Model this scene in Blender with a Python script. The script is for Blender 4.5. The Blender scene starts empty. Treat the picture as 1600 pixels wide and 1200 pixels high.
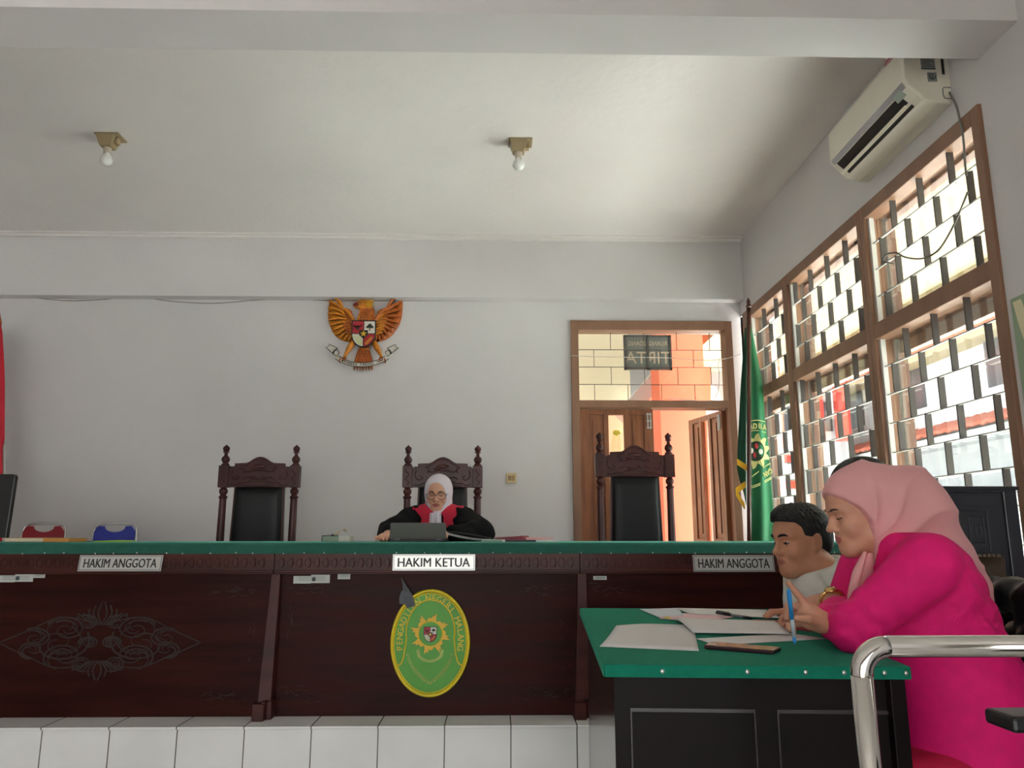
import bpy, math, random
import numpy as np
from mathutils import Vector, Matrix
random.seed(7)
SC = bpy.context.scene
COL = SC.collection
# ---------------------------------------------------------------- camera numbers (f in px for a 1600x1200 frame)
F = 1200.0; TH = math.radians(11.08); PS = math.radians(1.17); EYE = 1.155
_fw = np.array([math.sin(PS)*math.cos(TH), math.cos(PS)*math.cos(TH), math.sin(TH)])
_rt = np.array([math.cos(PS), -math.sin(PS), 0.0]); _up = np.cross(_rt, _fw)
def _ray(x, y): return _fw + (x-800)/F*_rt + (600-y)/F*_up
def PY(x, y, d):
    r = _ray(x, y); p = np.array([0, 0, EYE]) + r*d/r[1]; return (float(p[0]), float(p[1]), float(p[2]))
def PX(x, y, d):
    r = _ray(x, y); p = np.array([0, 0, EYE]) + r*d/r[0]; return (float(p[0]), float(p[1]), float(p[2]))
def PZ(x, y, z):
    r = _ray(x, y); p = np.array([0, 0, EYE]) + r*(z-EYE)/r[2]; return (float(p[0]), float(p[1]), float(p[2]))
# ---------------------------------------------------------------- materials
def lin(c):
    c = [v/255.0 for v in c]
    return tuple(v/12.92 if v <= .04045 else ((v+.055)/1.055)**2.4 for v in c)
def M(name, rgb, rough=.5, metal=0.0, var=0.0, vs=6.0, stretch=(1, 1, 1), bump=0.0, bs=60.0, spec=.5, coat=0.0, rgb2=None, sheen=0.0, rvar=0.0, sss=0.0):
    m = bpy.data.materials.new(name); m.use_nodes = True
    nt = m.node_tree; b = nt.nodes['Principled BSDF']
    c = lin(rgb)
    b.inputs['Base Color'].default_value = (*c, 1)
    b.inputs['Roughness'].default_value = rough
    b.inputs['Metallic'].default_value = metal
    b.inputs['Specular IOR Level'].default_value = spec
    b.inputs['Coat Weight'].default_value = coat
    b.inputs['Coat Roughness'].default_value = .12
    if sheen:
        b.inputs['Sheen Weight'].default_value = sheen; b.inputs['Sheen Tint'].default_value = (*[min(1, .25+.75*v/max(c)) for v in c], 1)
    if sss:
        b.inputs['Subsurface Weight'].default_value = sss
        b.inputs['Subsurface Radius'].default_value = (.012, .005, .003)
    tc = nt.nodes.new('ShaderNodeTexCoord'); mp = nt.nodes.new('ShaderNodeMapping')
    mp.inputs['Scale'].default_value = stretch
    nt.links.new(tc.outputs['Object'], mp.inputs['Vector'])
    if var or rgb2:
        n = nt.nodes.new('ShaderNodeTexNoise'); n.inputs['Scale'].default_value = vs; n.inputs['Detail'].default_value = 5
        nt.links.new(mp.outputs['Vector'], n.inputs['Vector'])
        r = nt.nodes.new('ShaderNodeValToRGB')
        c2 = lin(rgb2) if rgb2 else tuple(max(0, v*(1-var)) for v in c)
        c1 = c if rgb2 else tuple(min(1, v*(1+var)) for v in c)
        r.color_ramp.elements[0].position = .32; r.color_ramp.elements[1].position = .68
        r.color_ramp.elements[0].color = (*c2, 1); r.color_ramp.elements[1].color = (*c1, 1)
        nt.links.new(n.outputs['Fac'], r.inputs['Fac']); nt.links.new(r.outputs['Color'], b.inputs['Base Color'])
        if rvar:
            mr = nt.nodes.new('ShaderNodeMapRange'); mr.inputs['To Min'].default_value = max(.03, rough-rvar); mr.inputs['To Max'].default_value = min(1, rough+rvar)
            nt.links.new(n.outputs['Fac'], mr.inputs['Value']); nt.links.new(mr.outputs['Result'], b.inputs['Roughness'])
    if bump:
        n2 = nt.nodes.new('ShaderNodeTexNoise'); n2.inputs['Scale'].default_value = bs; n2.inputs['Detail'].default_value = 3
        nt.links.new(mp.outputs['Vector'], n2.inputs['Vector'])
        bp = nt.nodes.new('ShaderNodeBump'); bp.inputs['Strength'].default_value = bump; bp.inputs['Distance'].default_value = .01
        nt.links.new(n2.outputs['Fac'], bp.inputs['Height']); nt.links.new(bp.outputs['Normal'], b.inputs['Normal'])
    return m
def glass_pane(name, tint=(245, 250, 247), refl=.5):
    m = bpy.data.materials.new(name); m.use_nodes = True; nt = m.node_tree
    nt.nodes.remove(nt.nodes['Principled BSDF']); out = nt.nodes['Material Output']
    t = nt.nodes.new('ShaderNodeBsdfTransparent'); t.inputs['Color'].default_value = (*lin(tint), 1)
    g = nt.nodes.new('ShaderNodeBsdfGlossy'); g.inputs['Roughness'].default_value = .02
    fr = nt.nodes.new('ShaderNodeFresnel'); fr.inputs['IOR'].default_value = 1.45
    mu = nt.nodes.new('ShaderNodeMath'); mu.operation = 'MULTIPLY'; mu.inputs[1].default_value = refl
    mx = nt.nodes.new('ShaderNodeMixShader')
    nt.links.new(fr.outputs[0], mu.inputs[0]); nt.links.new(mu.outputs[0], mx.inputs[0])
    nt.links.new(t.outputs[0], mx.inputs[1]); nt.links.new(g.outputs[0], mx.inputs[2]); nt.links.new(mx.outputs[0], out.inputs[0])
    return m
def tile_mat(name, rgb, grout, px, ox, py=None, oy=0, ax=0, ay=2, w=.006, rough=.18):
    m = M(name, rgb, rough, var=.05, vs=3); nt = m.node_tree; b = nt.nodes['Principled BSDF']
    src = b.inputs['Base Color'].links[0].from_socket
    tc = nt.nodes.new('ShaderNodeTexCoord'); sp = nt.nodes.new('ShaderNodeSeparateXYZ'); nt.links.new(tc.outputs['Object'], sp.inputs[0])
    def line(axis, pitch, off):
        a = nt.nodes.new('ShaderNodeMath'); a.operation = 'SUBTRACT'; a.inputs[1].default_value = off; nt.links.new(sp.outputs[axis], a.inputs[0])
        p = nt.nodes.new('ShaderNodeMath'); p.operation = 'PINGPONG'; p.inputs[1].default_value = pitch/2; nt.links.new(a.outputs[0], p.inputs[0])
        l = nt.nodes.new('ShaderNodeMath'); l.operation = 'LESS_THAN'; l.inputs[1].default_value = w/2; nt.links.new(p.outputs[0], l.inputs[0])
        return l
    l = line(ax, px, ox); o = l.outputs[0]
    if py:
        l2 = line(ay, py, oy); mx = nt.nodes.new('ShaderNodeMath'); mx.operation = 'MAXIMUM'
        nt.links.new(o, mx.inputs[0]); nt.links.new(l2.outputs[0], mx.inputs[1]); o = mx.outputs[0]
    mix = nt.nodes.new('ShaderNodeMix'); mix.data_type = 'RGBA'
    nt.links.new(o, mix.inputs[0]); nt.links.new(src, mix.inputs[6]); mix.inputs[7].default_value = (*lin(grout), 1)
    nt.links.new(mix.outputs[2], b.inputs['Base Color'])
    return m
# ---------------------------------------------------------------- mesh builder
def basis(d):
    d = Vector(d).normalized(); a = Vector((0, 0, 1)) if abs(d.z) < .9 else Vector((0, 1, 0))
    u = d.cross(a).normalized(); return u, d.cross(u).normalized()
class MB:
    def __init__(s): s.v = []; s.f = []; s.m = []; s.mi = 0
    def add(s, vs, fs):
        o = len(s.v); s.v += [tuple(map(float, p)) for p in vs]; s.f += [tuple(i+o for i in f) for f in fs]; s.m += [s.mi]*len(fs); return s
    def hexa(s, p): return s.add(p, [(0, 3, 2, 1), (4, 5, 6, 7), (0, 1, 5, 4), (1, 2, 6, 5), (2, 3, 7, 6), (3, 0, 4, 7)])
    def box(s, x0, x1, y0, y1, z0, z1):
        x0, x1 = sorted((x0, x1)); y0, y1 = sorted((y0, y1)); z0, z1 = sorted((z0, z1))
        return s.hexa([(x0, y0, z0), (x1, y0, z0), (x1, y1, z0), (x0, y1, z0), (x0, y0, z1), (x1, y0, z1), (x1, y1, z1), (x0, y1, z1)])
    def loft(s, rings, caps=True, closed=True):
        n = len(rings[0]); vs = [p for r in rings for p in r]; fs = []
        for i in range(len(rings)-1):
            for j in range(n if closed else n-1):
                k = (j+1) % n; fs.append((i*n+j, i*n+k, (i+1)*n+k, (i+1)*n+j))
        if caps and closed: fs.append(tuple(range(n-1, -1, -1))); fs.append(tuple((len(rings)-1)*n+j for j in range(n)))
        return s.add(vs, fs)
    def tube(s, pts, r, n=10, sq=1.0, caps=True, up=None):
        pts = [Vector(p) for p in pts]; rr = r if isinstance(r, (list, tuple)) else [r]*len(pts); rings = []
        u = None
        for i, p in enumerate(pts):
            d = (pts[min(i+1, len(pts)-1)]-pts[max(i-1, 0)])
            if d.length < 1e-9: d = Vector((0, 0, 1))
            d.normalize()
            if u is None: u = (Vector(up)-d*Vector(up).dot(d)).normalized() if up else basis(d)[0]
            else:
                u = u-d*u.dot(d); u = u.normalized() if u.length > 1e-6 else basis(d)[0]
            w = d.cross(u)
            rings.append([p+(u*math.cos(2*math.pi*j/n)*rr[i])+(w*math.sin(2*math.pi*j/n)*rr[i]*sq) for j in range(n)])
        return s.loft(rings, caps)
    def lathe(s, prof, c=(0, 0, 0), n=20, axis=(0, 0, 1), sq=1.0):
        a = Vector(axis).normalized(); u, w = basis(a); c = Vector(c)
        return s.loft([[c+a*z+u*math.cos(2*math.pi*j/n)*max(r, 1e-4)+w*math.sin(2*math.pi*j/n)*max(r, 1e-4)*sq for j in range(n)] for r, z in prof])
    def prism(s, pts, o, U, V, d):
        o, U, V = Vector(o), Vector(U), Vector(V); N = U.cross(V).normalized(); n = len(pts)
        a = sum(pts[i][0]*pts[(i+1) % n][1]-pts[(i+1) % n][0]*pts[i][1] for i in range(n))
        if a < 0: pts = pts[::-1]
        b = [o+U*p[0]+V*p[1] for p in pts]; t = [p+N*d for p in b]
        fs = [tuple(range(n-1, -1, -1)), tuple(range(n, 2*n))]+[(i, (i+1) % n, n+(i+1) % n, n+i) for i in range(n)]
        return s.add(b+t, fs)
    def grid(s, fn, nu, nv):
        vs = [fn(i/(nu-1), j/(nv-1)) for i in range(nu) for j in range(nv)]
        return s.add(vs, [(i*nv+j, (i+1)*nv+j, (i+1)*nv+j+1, i*nv+j+1) for i in range(nu-1) for j in range(nv-1)])
    def ell(s, c, r, R=None, nu=16, nv=10):
        c = Vector(c); rings = []
        for i in range(nv+1):
            t = -math.pi/2+math.pi*i/nv; ct = max(math.cos(t), .01)
            ring = []
            for j in range(nu):
                a = 2*math.pi*j/nu; p = Vector((r[0]*ct*math.cos(a), r[1]*ct*math.sin(a), r[2]*math.sin(t)))
                ring.append(c+(R @ p if R else p))
            rings.append(ring)
        return s.loft(rings)
    def xf(s, fn): s.v = [tuple(map(float, fn(Vector(p)))) for p in s.v]; return s
    def build(s, name, mat, parent=None, smooth=False, bevel=0.0, solid=0.0, sub=0, world=True, seg=2):
        me = bpy.data.meshes.new(name); L = Vector((0, 0, 0))
        if parent and world:
            r = parent
            while r.parent: r = r.parent
            L = Vector(r.location)
        me.from_pydata([tuple(Vector(p)-L) for p in s.v], [], s.f); me.update()
        for mm in (mat if isinstance(mat, (list, tuple)) else [mat]): me.materials.append(mm)
        for p, k in zip(me.polygons, s.m): p.material_index = k; p.use_smooth = smooth
        o = bpy.data.objects.new(name, me); COL.objects.link(o)
        if parent: o.parent = parent
        if solid:
            q = o.modifiers.new('s', 'SOLIDIFY'); q.thickness = solid; q.offset = 0
        if bevel:
            q = o.modifiers.new('b', 'BEVEL'); q.width = bevel; q.segments = seg; q.limit_method = 'ANGLE'; q.angle_limit = math.radians(40)
        if sub:
            q = o.modifiers.new('u', 'SUBSURF'); q.levels = sub; q.render_levels = sub
        return o
def smooth_angle(o, deg=35):
    for p in o.data.polygons: p.use_smooth = True
    try: o.data.set_sharp_from_angle(angle=math.radians(deg))
    except Exception: pass
    return o
def tag(o, label, cat, group=None, kind=None):
    if label: o['label'] = label
    if cat: o['category'] = cat
    if group: o['group'] = group
    if kind: o['kind'] = kind
    return o
def thing(name, label, cat, loc=(0, 0, 0), group=None):
    o = bpy.data.objects.new(name, None); o.empty_display_size = .1; COL.objects.link(o); o.location = loc
    return tag(o, label, cat, group)
def struct(o): o['kind'] = 'structure'; return o
def copy_tree(o, parent=None):
    c = o.copy(); COL.objects.link(c)
    if parent: c.parent = parent
    for ch in list(o.children): copy_tree(ch, c)
    return c
def text_mb(s, size, depth=.001, sx=1.0, bold=0.0):
    cu = bpy.data.curves.new('t', 'FONT'); cu.body = s; cu.size = size; cu.extrude = depth/2; cu.align_x = 'CENTER'; cu.align_y = 'CENTER'; cu.offset = 0; cu.resolution_u = 3
    o = bpy.data.objects.new('t', cu); COL.objects.link(o)
    dg = bpy.context.evaluated_depsgraph_get(); me = o.evaluated_get(dg).to_mesh()
    mb = MB()
    for k in ((-1, 1) if bold else (0,)): mb.add([(v.co.x*sx+k*bold, v.co.y+k*bold*.3, v.co.z+depth/2-k*depth*.05) for v in me.vertices], [tuple(p.vertices) for p in me.polygons])
    o.evaluated_get(dg).to_mesh_clear(); bpy.data.objects.remove(o); bpy.data.curves.remove(cu)
    return mb
def on_plane(mb, o, U, V):
    o, U, V = Vector(o), Vector(U).normalized(), Vector(V).normalized(); N = U.cross(V)
    return mb.xf(lambda p: o+U*p.x+V*p.y+N*p.z)
def join(*ms):
    r = MB()
    for m in ms:
        o = len(r.v); r.v += m.v; r.f += [tuple(i+o for i in f) for f in m.f]; r.m += m.m
    return r
def catmull(pts, n=6):
    P = [Vector(p) for p in pts]; out = []
    for i in range(len(P)-1):
        a, b, c, d = P[max(i-1, 0)], P[i], P[i+1], P[min(i+2, len(P)-1)]
        for k in range(n):
            t = k/n; out.append(.5*((2*b)+(c-a)*t+(2*a-5*b+4*c-d)*t*t+(3*b-a-3*c+d)*t**3))
    return out+[P[-1]]
# ================================================================ SETTING
XW, YW, ZC, ZP = 2.017, 6.1, 3.565, .325
m_wall = M('wall_paint', (212, 209, 209), .85, var=.03, vs=1.5, bump=.12, bs=25)
m_ceil = M('ceiling_paint', (228, 224, 221), .9, var=.03, vs=1.2, bump=.25, bs=18)
m_tile = tile_mat('riser_tile', (232, 231, 228), (95, 92, 88), .2937, -.5181, w=.005)
m_tread = tile_mat('tread_tile', (232, 231, 228), (95, 92, 88), .2937, -.5181, .2937, 3.93, 0, 1, w=.005)
m_floor = tile_mat('floor_tile', (226, 225, 222), (130, 126, 120), .4, 0, .4, 0, 0, 1)
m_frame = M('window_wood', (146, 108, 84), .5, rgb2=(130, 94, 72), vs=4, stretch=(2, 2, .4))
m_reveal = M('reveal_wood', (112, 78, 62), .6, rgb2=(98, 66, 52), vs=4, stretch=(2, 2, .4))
m_door = M('door_wood', (150, 92, 54), .4, rgb2=(118, 68, 38), vs=5, stretch=(6, 6, .7), coat=.2)
m_iron = M('grille_iron', (68, 62, 58), .6)
m_white_rod = M('pale_rod', (196, 194, 188), .5)
m_glass = glass_pane('window_glass')
def plane_box(name, *a, mat=m_wall): return struct(MB().box(*a).build(name, mat))
plane_box('floor', -5.5, 2.3, -4.2, 6.3, -.1, 0, mat=m_floor)
# raised platform: riser and tread
MBp = MB(); MBp.box(-5.5, XW, 3.64, YW, 0, ZP-.012); plat = struct(MBp.build('trim_1', m_tile))
struct(MB().box(-5.5, XW, 3.628, YW, ZP-.012, ZP).build('floor_2', m_tread, bevel=.003))
# ceiling
plane_box('ceiling', -5.6, 2.35, -4.2, 6.35, ZC, ZC+.1, mat=m_ceil)
struct(MB().box(-5.5, XW, 2.613, 2.859, 3.112, ZC).build('beam', m_wall))
struct(MB().box(-5.5, XW, 6.0, YW, 3.045, ZC).build('beam_2', m_wall))
co = MB()
co.box(-5.5, XW, 5.965, 6.0, ZC-.03, ZC); co.box(-5.5, XW, 5.935, 6.0, ZC-.012, ZC)
struct(co.build('cornice', m_ceil))
# back wall with door opening
DX0, DX1, DZ1 = .605, 1.932, 2.88
wb = MB(); wb.box(-5.5, DX0, YW, YW+.15, 0, ZC); wb.box(DX1, 2.3, YW, YW+.15, 0, ZC); wb.box(DX0, DX1, YW, YW+.15, DZ1, ZC); wb.box(DX0, DX1, YW, YW+.15, 0, ZP)
struct(wb.build('wall_back', m_wall))
# right wall, window openings
WZ0, WZ1 = .93, 2.92
wr = MB(); T = 2.157
for y0, y1, full in ((-4.2, 2.88, 1), (2.88, 6.1, 0)):
    if full: wr.box(XW, T, y0, y1, 0, ZC)
    else: wr.box(XW, T, y0, y1, 0, WZ0); wr.box(XW, T, y0, y1, WZ1, ZC)
wr.box(XW, T, 6.1, 6.25, 0, ZC)
struct(wr.build('wall_right', m_wall))
wl = MB(); wl.box(-5.6, -5.5, -4.2, 6.3, 0, ZC)
struct(wl.build('wall_left', m_wall))
wk = MB(); wk.box(-5.6, 2.33, -4.3, -4.2, 2.3, ZC); wk.box(-5.6, -3.4, -4.3, -4.2, 0, 2.3); wk.box(1.5, 2.33, -4.3, -4.2, 0, 2.3)  # unseen doorway gap, sized for the low daylight it lets in
struct(wk.build('wall_rear', M('rear_bounce_cut', (158, 152, 144), .85)))  # unseen rear wall given a darker tone to cut bounce light
# ---------------------------------------------------------------- big window: wooden frame, three columns, two rows, iron trellis, glass
def ring_y(mb, x0, x1, y0, y1, z0, z1, t):
    mb.box(x0, x1, y0, y0+t, z0, z1); mb.box(x0, x1, y1-t, y1, z0, z1); mb.box(x0, x1, y0+t, y1-t, z1-t, z1); mb.box(x0, x1, y0+t, y1-t, z0, z0+t)
cols = [(2.935, 3.906), (3.995, 5.04), (5.128, 5.86)]
rows = [(2.25, 2.845), (.965, 2.165)]
for k, (ya, yb) in enumerate(cols):
    w = struct(thing('window_%d' % (k+1), None, None, (XW, ya, WZ0)))
    fr = MB()
    y0 = 2.88 if k == 0 else (cols[k-1][1]+ya)/2
    y1 = 6.0 if k == 2 else (yb+cols[k+1][0])/2
    xa, xb = XW-.018, XW+.07
    fr.box(xa, xb, y0, ya, WZ0, WZ1); fr.box(xa, xb, yb, y1, WZ0, WZ1)
    fr.box(xa, xb, ya, yb, rows[0][1], WZ1); fr.box(xa, xb, ya, yb, rows[1][1], rows[0][0]); fr.box(xa, xb, ya, yb, WZ0, rows[1][0])
    struct(fr.build('frame', m_frame, w, bevel=.004))
    hd = MB()
    hd.box(T-.04, T, ya, yb, rows[1][1]-.08, rows[1][1])
    struct(hd.build('header', m_frame, w))
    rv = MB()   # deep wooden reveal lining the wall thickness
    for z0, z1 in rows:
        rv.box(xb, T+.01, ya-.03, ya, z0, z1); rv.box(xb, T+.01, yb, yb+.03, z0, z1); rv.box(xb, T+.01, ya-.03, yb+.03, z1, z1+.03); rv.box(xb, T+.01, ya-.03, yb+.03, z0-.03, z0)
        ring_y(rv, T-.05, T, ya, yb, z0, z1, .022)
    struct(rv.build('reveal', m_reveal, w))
    gl = MB()
    for z0, z1 in rows: gl.box(XW+.052, XW+.056, ya, yb, z0, z1)
    struct(gl.build('pane', m_glass, w))
    bars = MB(); rods = MB(); pitch = .254
    for z0, z1 in rows:
        n = round((z1-z0)/.15); h = (z1-z0)/n
        for r in range(n):
            za, zb = z1-(r+1)*h, z1-r*h
            if r: rods.box(XW+.012, XW+.024, ya, yb, zb-.003, zb+.003)
            y = ya+(.225 if r % 2 == 0 else .105)
            while y < yb-.02:
                bars.box(XW+.006, XW+.036, y-.004, y+.004, za, zb); y += pitch
    rods.box(XW+.004, XW+.03, yb-.02, yb, rows[1][0], rows[1][1]); rods.box(XW+.004, XW+.03, yb-.02, yb, rows[0][0], rows[0][1])
    struct(bars.build('grille', m_iron, w)); struct(rods.build('lattice', m_white_rod, w))
# ---------------------------------------------------------------- door
d = struct(thing('door_1', None, None, (DX0, YW, ZP)))
fr = MB(); a, b = YW-.03, YW+.12; LX0, LX1 = .667, 1.875
fr.box(DX0, LX0, a, b, ZP, DZ1); fr.box(LX1, DX1, a, b, ZP, DZ1); fr.box(LX0, LX1, a, b, 2.80, DZ1); fr.box(LX0, LX1, a, b, 2.155, 2.215)
struct(fr.build('frame', m_frame, d, bevel=.004))
struct(MB().box(LX0, LX1, YW+.07, YW+.074, 2.215, 2.80).build('pane', m_glass, d))
gb = MB(); h = (2.80-2.215)/4; xs = [.667+.305*i for i in range(0, 5)]
for r in range(4):
    z1 = 2.80-r*h
    if r: gb.box(LX0, LX1, YW+.06, YW+.068, z1-.002, z1+.002)
    for x in [LX0+(.275 if r % 2 == 0 else .135)+.275*i for i in range(5)]:
        if x < LX1-.02: gb.box(x-.002, x+.002, YW+.06, YW+.068, z1-h, z1)
struct(gb.build('grille', m_iron, d))
m_bevglass = glass_pane('door_glass', (240, 225, 215), .4)
m_yel = M('etched_yellow', (225, 205, 60), .4)
def leaf(name, x0, w, xf=None):
    H0, H1 = ZP+.01, 2.15
    lf = MB(); t0, t1 = YW+.03, YW+.07
    gx0, gx1 = x0+.235, x0+.36
    lf.box(x0, x0+.075, t0, t1, H0, H1); lf.box(x0+w-.075, x0+w, t0, t1, H0, H1)
    lf.box(gx0-.04, gx0, t0, t1, H0, H1); lf.box(gx1, gx1+.04, t0, t1, H0, H1)
    for z0, z1 in ((H0, H0+.15), (1.02, 1.12), (H1-.045, H1)): lf.box(x0+.075, gx0-.04, t0, t1, z0, z1); lf.box(gx1+.04, x0+w-.075, t0, t1, z0, z1)
    lf.box(gx0, gx1, t0, t1, H1-.045, H1); lf.box(gx0, gx1, t0, t1, H0, H0+.15)
    pn = MB()
    for xa, xb in ((x0+.075, gx0-.04), (gx1+.04, x0+w-.075)):
        for z0, z1 in ((H0+.15, 1.02), (1.12, H1-.045)):
            pn.box(xa, xb, t0+.014, t1-.014, z0, z1); pn.box(xa+.03, xb-.03, t0+.004, t1-.004, z0+.04, z1-.04)
    g = MB().box(gx0, gx1, t0+.018, t0+.022, H0+.15, H1-.045)
    ye = MB()
    cx = (gx0+gx1)/2
    for s in (-1, 1):
        for k in (.008, .022, .038):
            ye.tube(catmull([(cx+s*k*.5, t0+.014, 1.95), (cx+s*k, t0+.014, 1.86), (cx+s*k*.9, t0+.014, 1.70), (cx+s*k*.3, t0+.014, 1.55)]), .0022, 6)
    ye.prism([(-.035, 1.96), (-.01, 1.985), (.0, 1.975), (.015, 1.985), (.04, 1.955), (.012, 1.945), (0, 1.93), (-.012, 1.945)], (cx, t0+.016, 0), (1, 0, 0), (0, 0, 1), .003)
    hw = MB(); hw.box(x0+w-.05, x0+w-.042, t0-.012, t0, 1.99, 2.12); hw.box(x0+w-.028, x0+w-.02, t0-.012, t0, 1.99, 2.12)
    for z in (2.0, 2.055, 2.11): hw.box(x0+w-.055, x0+w-.016, t0-.008, t0, z-.006, z+.006)
    out = []
    for mbx in (lf, pn, g, ye, hw):
        if xf: mbx.xf(xf)
    o = struct(lf.build(name, m_door, d, bevel=.003))
    for mbx, nm, mt in ((pn, 'panel', m_door), (g, 'pane', m_bevglass), (None if xf else ye, 'etching', m_yel), (hw, 'bolt', m_white_rod)):
        if mbx is None: continue
        c = struct(mbx.build(nm, mt, o, bevel=.002 if nm == 'panel' else 0))
        c.location = (0, 0, 0)
    return o
leaf('leaf', LX0+.003, .598)
ang = math.radians(-78); hx, hy = LX1-.003, YW+.07
def swing(p):   # hinge on the wall side jamb, opened outwards
    x, y = p.x-hx, p.y-hy
    return Vector((hx+x*math.cos(ang)-y*math.sin(ang), hy+x*math.sin(ang)+y*math.cos(ang), p.z))
leaf('leaf', LX1-.003-.598, .598, swing)
# ================================================================ OUTSIDE
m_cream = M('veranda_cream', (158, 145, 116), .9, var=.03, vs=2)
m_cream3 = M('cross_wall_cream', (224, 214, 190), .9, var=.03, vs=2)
m_orange = M('pillar_coral', (226, 112, 84), .8, var=.04, vs=2)
m_conc = M('courtyard_concrete', (228, 226, 220), .9, var=.06, vs=2)
m_outw = M('outside_white', (196, 197, 199), .9, var=.03, vs=1)
m_rooft = M('roof_tile', (196, 110, 86), .8, rgb2=(170, 88, 68), vs=8)
m_greyw = M('mural_grey', (150, 152, 156), .85)
m_redp = M('outside_red', (196, 60, 48), .8)
m_darkw = M('outside_dark', (70, 72, 78), .3)
struct(MB().box(2.0, 40, -25, 45, -.3, -.05).build('ground_outside', m_conc))
m_light_block = M('light_block_dark', (84, 84, 72), .95, var=.2, vs=6)
struct(MB().box(-30, 2.0, -40, -4.3, -.3, -.05).build('light_block_outside', m_light_block))  # unseen dark ground added behind the room to block light from below
struct(MB().box(-6, 2.33, 6.2, 45, -.3, ZP-.02).build('ground_outside_2', m_conc))
struct(MB().box(2.157, 3.6, -8, 12, 3.1, 3.2).build('veranda_ceiling', m_cream))
struct(MB().box(-6, 4.3, 6.25, 9.3, 4.1, 4.2).build('shade_roof_outside', m_cream))  # unseen roof added to shade the cross wall beyond the door
struct(MB().box(3.5, 3.7, -8, 12, 3.0, 3.35).build('veranda_beam', m_cream))
for x, y, nm in ((3.6, 1.6, 0), (3.6, -2.0, 0)):
    struct(MB().box(x-.15, x+.15, y-.15, y+.15, -.05, 3.1).build('veranda_column', m_cream))
# pillar beyond the door, coral wall beyond the corner, cream cross wall with sloping beam
pr = PY(1034, 700, 7.5)[0]; pr2 = PY(1106, 700, 7.5)[0]
tag(MB().box(pr, pr2, 7.5, 7.9, ZP-.02, 3.4).build('pillar', m_orange), 'coral painted pillar standing just outside the open door', 'pillar', kind='structure')
struct(MB().box(2.75, 3.15, 8.3, 8.6, 2.08, 3.1).build('wall_outside', m_orange))
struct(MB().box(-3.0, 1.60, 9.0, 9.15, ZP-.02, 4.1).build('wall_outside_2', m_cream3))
wg = MB().box(1.60, 2.75, 9.1, 9.2, ZP-.02, 4.1); struct(wg.build('wall_outside_3', m_greyw))
mu = MB()
def blob(cx, cz, w, h, k):
    return [(cx+w*math.cos(a)*(1+.22*math.sin(3*a+k)), cz+h*math.sin(a)*(1+.25*math.cos(2*a+k))) for a in [i*2*math.pi/28 for i in range(28)]]
for cx, cz, w, h, k in ((1.62, 2.02, .14, .16, 0), (1.66, 2.45, .10, .14, 1), (1.72, 1.72, .10, .12, 2), (2.55, 2.75, .13, .30, 1), (2.52, 2.2, .12, .2, 2.4)):
    mu.prism(blob(cx, cz, w, h, k), (0, 9.1, 0), (1, 0, 0), (0, 0, 1), .012)
tag(mu.build('wall_mural', m_outw), 'white curved relief shapes on the grey wall outside the door', 'mural', kind='structure')
def slab(p, q, w, y0, y1, mat, nm):
    p = Vector(p); q = Vector(q); dd = (q-p).normalized(); n = Vector((-dd.y, dd.x))*w
    mb = MB(); c = [p, q, q-n, p-n]
    mb.hexa([(c[3].x, y0, c[3].y), (c[2].x, y0, c[2].y), (c[2].x, y1, c[2].y), (c[3].x, y1, c[3].y), (c[0].x, y0, c[0].y), (c[1].x, y0, c[1].y), (c[1].x, y1, c[1].y), (c[0].x, y1, c[0].y)])
    return struct(mb.build(nm, mat))
A_ = PY(968, 640, 8.4); B_ = PY(1080, 512, 8.4)
slab((A_[0], A_[2]), (B_[0], B_[2]), .16, 8.0, 8.8, m_outw, 'sloping_beam')
tri = MB(); pts = [PY(1000, 626, 8.8), PY(1112, 512, 8.8), PY(1112, 626, 8.8)]
tri.prism([(p[0], p[2]) for p in pts], (0, 8.9, 0), (1, 0, 0), (0, 0, 1), .06); struct(tri.build('gable_panel', m_orange))
# hanging court room sign, seen from behind: mirrored lettering
m_sign = M('sign_board', (62, 66, 62), .5); m_slet = M('sign_letter', (138, 122, 104), .6)
sp0 = PY(974, 524, 7.2); sp1 = PY(1050, 578, 7.2)
sg = thing('hanging_sign', 'dark framed room sign hanging outside above the door, lettering seen from behind', 'sign', ((sp0[0]+sp1[0])/2, 7.2, sp1[2]))
bd = MB().box(sp0[0]+.015, sp1[0]-.015, 7.19, 7.21, sp1[2]+.015, sp0[2]-.015); bd.build('board', m_sign, sg)
m_sfr = M('sign_frame', (40, 38, 36), .4)
bf = MB(); x0, x1, z0, z1 = sp0[0], sp1[0], sp1[2], sp0[2]; xm = (x0+x1)/2
for q in ((x0, x0+.02, z0, z1), (x1-.02, x1, z0, z1), (x0, x1, z0, z0+.015), (x0, x1, z1-.015, z1), (xm-.012, xm+.012, z0, z1)): bf.box(q[0], q[1], 7.18, 7.22, q[2], q[3])
bf.build('frame', m_sfr, sg)
on_plane(text_mb('RUANG SIDANG', .066, .003, .78), (xm, 7.187, z0+.255), (-1, 0, 0), (0, 0, 1)).build('lettering', m_slet, sg); on_plane(text_mb('TIRTA', .17, .003, .95), (xm, 7.187, z0+.11), (-1, 0, 0), (0, 0, 1)).build('lettering', m_slet, sg)
for x in (x0+.05, x1-.05): MB().tube([(x, 7.2, z1), (x, 7.2, 3.3)], .004, 6).build('hanger', m_sfr, sg)
struct(MB().box(.4, 1.5, 7.12, 7.28, 3.28, 3.45).build('beam_outside', m_cream))
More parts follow.
